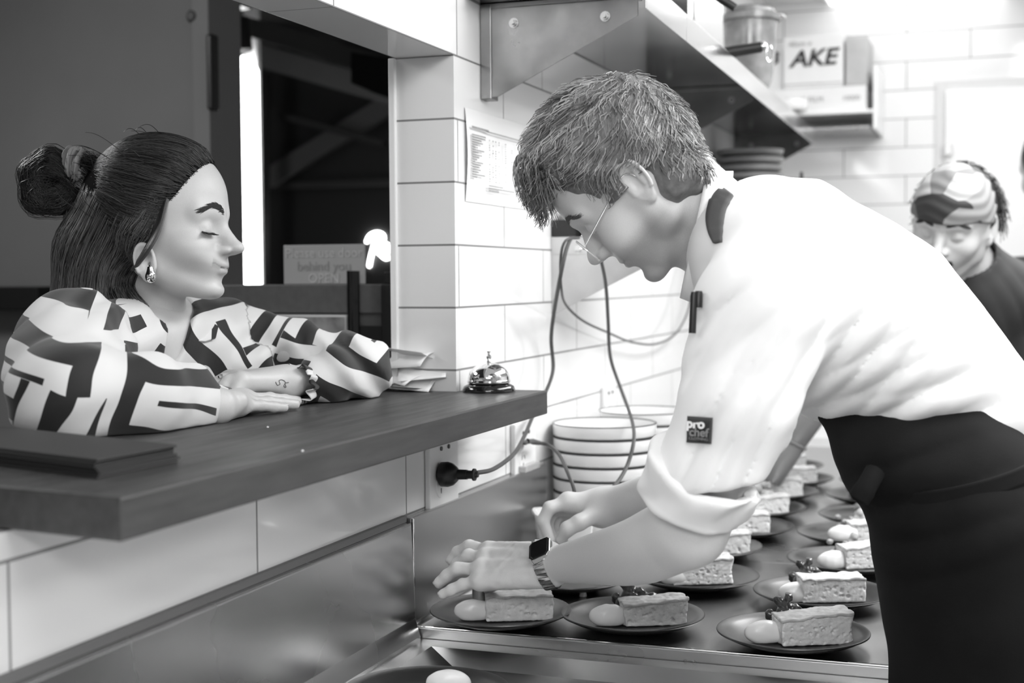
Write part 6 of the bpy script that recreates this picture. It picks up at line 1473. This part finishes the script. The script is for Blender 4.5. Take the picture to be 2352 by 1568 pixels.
# square steel container
xc = PY(1625, 60, SY + 0.02)[0]; tsq = t = thing('square_pan', (xc + .08, -0.16, ST), 'square bright steel pan with black handles at the front of the wall shelf', 'pan')
ca = PY(1590, 60, SY + 0.015)[0]; cb_ = PY(1660, 60, SY + 0.015)[0]
B().box((ca, SY + 0.012, ST), (cb_, SY + 0.15, ST + 0.15)).out('container_body', mat('polished_steel', 0.75, 0.18, 1.0), t, bevel=0.012, seg=4)
B().box((ca - 0.006, SY + 0.006, ST + 0.15), (cb_ + 0.006, SY + 0.156, ST + 0.154)).out('rim', CHROME, t, bevel=0.001)
hb_ = W(1672, 20, 3.0)
B().tube([W(1630, -20, 2.7), W(1660, 0, 2.7), W(1688, 18, 2.7)], [0.007, 0.009, 0.008], 12).out('handle', BLACKP, t, True)
# mixing bowl stack, pan handle
mb = PY(1722, 60, -0.16); xm = mb[0]
c1_ = W(1722, 100, 3.52); t = thing('mixing_bowl', (c1_[0], c1_[1], ST), 'clear round mixing bowl with flared rim on the wall shelf', 'bowl')
r_b = 0.068
GLS = mat('cloudy_plastic', 0.35, 0.12, trans=0.35, rvar=0.05, var=0.5, vscale=25)
zb_ = ST; zr_ = W(1722, 38, 3.52)[2]
hh_ = zr_ - zb_
B().lathe([(0, 0), (r_b * .62, 0), (r_b * .86, hh_ * .22), (r_b * .97, hh_ * .6), (r_b, hh_ * .92), (r_b * 1.15, hh_ * .93), (r_b * 1.15, hh_), (r_b * .96, hh_), (r_b * .9, hh_ * .65), (r_b * .8, hh_ * .24), (r_b * .55, hh_ * .05), (0, hh_ * .05)], (c1_[0], c1_[1], zb_), 56, close=False).out('bowl_body', GLS, t, True)
B().box((c1_[0] - .01, c1_[1] - r_b * 1.28, zr_ - 0.006), (c1_[0] + .03, c1_[1] - r_b * 1.0, zr_ - .001)).out('lug', WPLAS, t, bevel=0.002)
t2 = thing('bowl_lid', (c1_[0], c1_[1], zr_), 'pale ridged lids stacked on top of the mixing bowl', 'lid')
for i in range(3): B().lathe([(0, 0), (r_b * .98 - i * .003, 0), (r_b * .98 - i * .003, 0.0035), (r_b * .93, 0.0055), (0, 0.0055)], (c1_[0], c1_[1], zr_ + 0.0005 + i * 0.0062), 48, close=False).out('lid_layer', GLS, t2, True)
B().box((c1_[0] - .05, c1_[1] - .05, ST), (c1_[0] + .05, c1_[1] + .05, max(zb_ - .001, ST + .004))).out('base_stand', GLS, t, bevel=0.004) if zb_ > ST + .006 else None
t = tsq
ha = W(1650, 124, 2.95); hb3 = W(1748, 108, 2.95)
B().tube([ha, ha * .7 + hb3 * .3, hb3], [0.0115, 0.0125, 0.0115], 20).out('handle', BLACKP, t, True)
B().lathe([(0, 0), (0.0118, 0), (0.0118, 0.006), (0.007, 0.012), (0, 0.012)], tuple(hb3), 20, tuple(hb3 - ha), close=False).out('handle_cap', CHROME, t, True)
rg_ = W(1767, 122, 2.95); B().tube([rg_ + DR(0.006 * math.cos(a), 0.018 * math.sin(a), 0) for a in np.linspace(0, 2 * math.pi, 20)], 0.0013, 8).out('hanging_ring', CHROME, t, True)

# plate stack under the far end of the shelf on a small lower shelf
pc = W(1722, 330, 4.1); xs2 = pc[0]; yy = min(pc[1], -0.104)
zb2_ = 1.60
t = thing('lower_wall_shelf', (xs2, -0.13, zb2_), 'small steel shelf under the far end of the long wall shelf', 'shelf')
B().box((xs2 - 0.45, -0.32, zb2_ - 0.004), (xs2 + 0.15, -0.001, zb2_)).out('shelf_plate', SHM, t); bracket(xs2 - 0.4, 0.12, 0.24, zb2_ - 0.004, t, bolts=False); bracket(xs2 + 0.1, 0.12, 0.24, zb2_ - 0.004, t, bolts=False)
GPL = mat('grey_stoneware', 0.2, 0.4); sp_ = B().lathe([(0, 0), (0.07, 0), (0.095, 0.006), (0.1, 0.017), (0.1, 0.0205), (0.097, 0.0205), (0.09, 0.012), (0, 0.006)], (0, 0, 0), 56, close=False).out('grey_plate', GPL, None, True)
for i in range(8):
    o = sp_ if i == 0 else copy_tree(sp_); o.location = (xs2, yy, zb2_ + 0.0005 + i * 0.0235); tag(o, 'grey plate, %s of the stack under the wall shelf' % ['bottom', 'second lowest', 'third lowest', 'fourth lowest', 'fourth from the top', 'third from the top', 'second from the top', 'topmost'][i], 'plate', 'grey plates stacked under the wall shelf')
db = W(1682, 392, 3.8); t = tag(B().lathe([(0, 0), (0.02, 0.0), (0.036, 0.018), (0.042, 0.035), (0.039, 0.035), (0.03, 0.018), (0, 0.004)], (db[0], min(db[1], -.045), zb2_ + 0.001), 40, close=False).out('dark_bowl', mat('dark_glaze', 0.015, 0.3), None, True), 'small dark bowl in front of the grey plate stack', 'bowl')
# squeeze bottle behind the chef's shoulder
sb = W(1841, 430, 4.0); t = sb[0] = min(sb[0], xs2 + .1); BZB = zb2_ + 0.0005; t = thing('squeeze_bottle', (sb[0], sb[1], BZB), 'dark nozzle of a squeeze bottle rising behind the chef\'s white shoulder', 'bottle')
zt_ = W(1840, 395, 4.0)[2]
B().lathe([(0, 0), (0.033, 0), (0.034, 0.01), (0.034, zt_ - BZB - 0.06), (0.026, zt_ - BZB - 0.05), (0.020, zt_ - BZB - 0.038), (0, zt_ - BZB - 0.038)], (sb[0], sb[1], BZB), 32, close=False).out('bottle_body', mat('grey_bottle', 0.16, 0.4), t, True)
B().lathe([(0.0, 0), (0.020, 0), (0.016, 0.010), (0.006, 0.014), (0.0045, 0.038), (0.0, 0.038)], (sb[0], sb[1], zt_ - 0.038), 24, close=False).out('nozzle', mat('dark_nozzle', 0.04, 0.4), t, True)

# far wall shelf with boxes
xw = XF - 0.30; fa_ = PX(2005, 268, xw); fb_ = PX(1740, 275, xw)
t = thing('far_wall_shelf', (XF - 0.15, (fa_[1] + fb_[1]) / 2, fa_[2]), 'white wall shelf with two tiers on the far tiled wall', 'shelf')
za = PX(2000, 250, xw)[2]; zl = PX(2000, 288, xw)[2]
B().box((xw, fa_[1], za - 0.012), (XF - 0.001, fb_[1] + .1, za)).out('shelf_board', WPLAS, t, bevel=0.002)
B().box((xw, fa_[1] + .01, zl - 0.008), (XF - 0.001, fb_[1] + .1, zl)).out('shelf_board', STEELD, t, bevel=0.002)
B().box((xw, fa_[1] - .012, zl - 0.012), (XF - 0.001, fa_[1], PX(2000, 150, xw)[2])).out('end_panel', WPLAS, t, bevel=0.003)
for yy2 in (fb_[1] + .05,): B().box((xw + .02, yy2, zl - .1), (XF - .001, yy2 + .01, zl - .008)).out('shelf_bracket', STEELD, t)
CARD = mat('white_card', 0.72, 0.6); CARDG = mat('grey_card', 0.42, 0.6, var=0.2, vscale=12); PRN = mat('black_print', 0.02, 0.6)
def carton(px0, px1, y0, y1, x, dep, name, label, m=CARD, group='baking and wrap cartons on the far shelf', rz=0.0):
    a = PX(px0, y0, x); c = PX(px1, y1, x); t = thing(name, (x + dep / 2, (a[1] + c[1]) / 2, c[2]), label, 'box', group)
    b = B().box((x, c[1], c[2]), (x + dep, a[1], a[2])).out('carton', m, t, bevel=0.0015); return t, b, a, c
xq = xw + 0.02
zs0 = za + 0.0008
def P_(px, py): return PX(px, py, xq)
# flat long boxes on the shelf
t, b, a, c = carton(1745, 1990, 206, 250, xq, 0.24, 'wrap_box', 'long pale wrap box lying on the far shelf under the other cartons', CARD)
b.data.transform(Matrix.Translation((0, 0, zs0 - min(v_.co.z for v_ in b.data.vertices))))
zt1 = max(v_.co.z for v_ in b.data.vertices)
m_ = (c[1] + a[1]) / 2; zc1 = (zs0 + zt1) / 2
text_mesh('lettering', 'CLING FILM', 0.026, mat('grey_print', 0.3, 0.6), (xq - 0.0008, P_(1845, 230)[1], zc1), (0, -1, 0), (0, 0, 1), b)
text_mesh('lettering', '10000', 0.024, mat('grey_print', 0.3, 0.6), (xq - 0.0008, P_(1955, 232)[1], zc1), (0, -1, 0), (0, 0, 1), b)
a_ = P_(1800, 85); c_ = P_(1937, 188)
def boxed(y_hi, y_lo, z0, z1, name, label, m=CARD, x=xq, dep=0.22):
    t = thing(name, (x + dep / 2, (y_hi + y_lo) / 2, z0), label, 'box', 'baking and wrap cartons on the far shelf'); b = B().box((x, y_lo, z0), (x + dep, y_hi, z1)).out('carton', m, t, bevel=0.002); return t, b
t, b = boxed(a_[1], c_[1], zt1 + 0.001, a_[2], 'bake_box', 'white carton reading BAKE in slanted capitals on the far shelf')
ym = (a_[1] + c_[1]) / 2
text_mesh('lettering', 'AKE', 0.077, PRN, (xq - 0.0008, ym + 0.002, P_(1860, 135)[2]), (0, -1, 0.02), (0, 0, 1), b, shear=0.25, bold=0.0022, sx=1.1)
text_mesh('lettering', '40cm x', 0.026, mat('grey_print', 0.3, 0.6), (xq - 0.0008, P_(1838, 101)[1], P_(1838, 101)[2]), (0, -1, 0.02), (0, 0, 1), b)
B().box((xq - 0.0015, c_[1] + 0.004, zt1 + 0.012), (xq, a_[1] - 0.004, zt1 + 0.016)).out('slot', CARDG, b)
a2 = P_(1722, 118); c2_ = P_(1799, 188)
t, b = boxed(a2[1], c2_[1] + 0.002, zt1 + 0.001, a2[2], 'bake_box', 'second, lower BAKE carton, half hidden behind the mixing bowl', x=xq + 0.02)
text_mesh('lettering', 'B', 0.060, PRN, (xq + 0.0192, P_(1772, 130)[1], P_(1772, 134)[2]), (0, -1, 0.02), (0, 0, 1), b, shear=0.25, bold=0.0022, sx=1.1)
a3 = P_(1941, 86); c3 = P_(1992, 200)
t, b = boxed(a3[1] - .002, c3[1], zt1 + 0.001, a3[2], 'grey_box', 'upright grey-sided carton at the right end of the far shelf', CARDG)
pr_ = P_(1825, 180); t = tag(B().lathe([(0, 0), (0.05, 0.0), (0.056, 0.012), (0.052, 0.034), (0, 0.036)], (xq - 0.058, pr_[1], zs0 + 0.002), 40, close=False).out('white_bowl', CERAM, None, True), 'upturned white bowl in front of the BAKE carton', 'bowl')
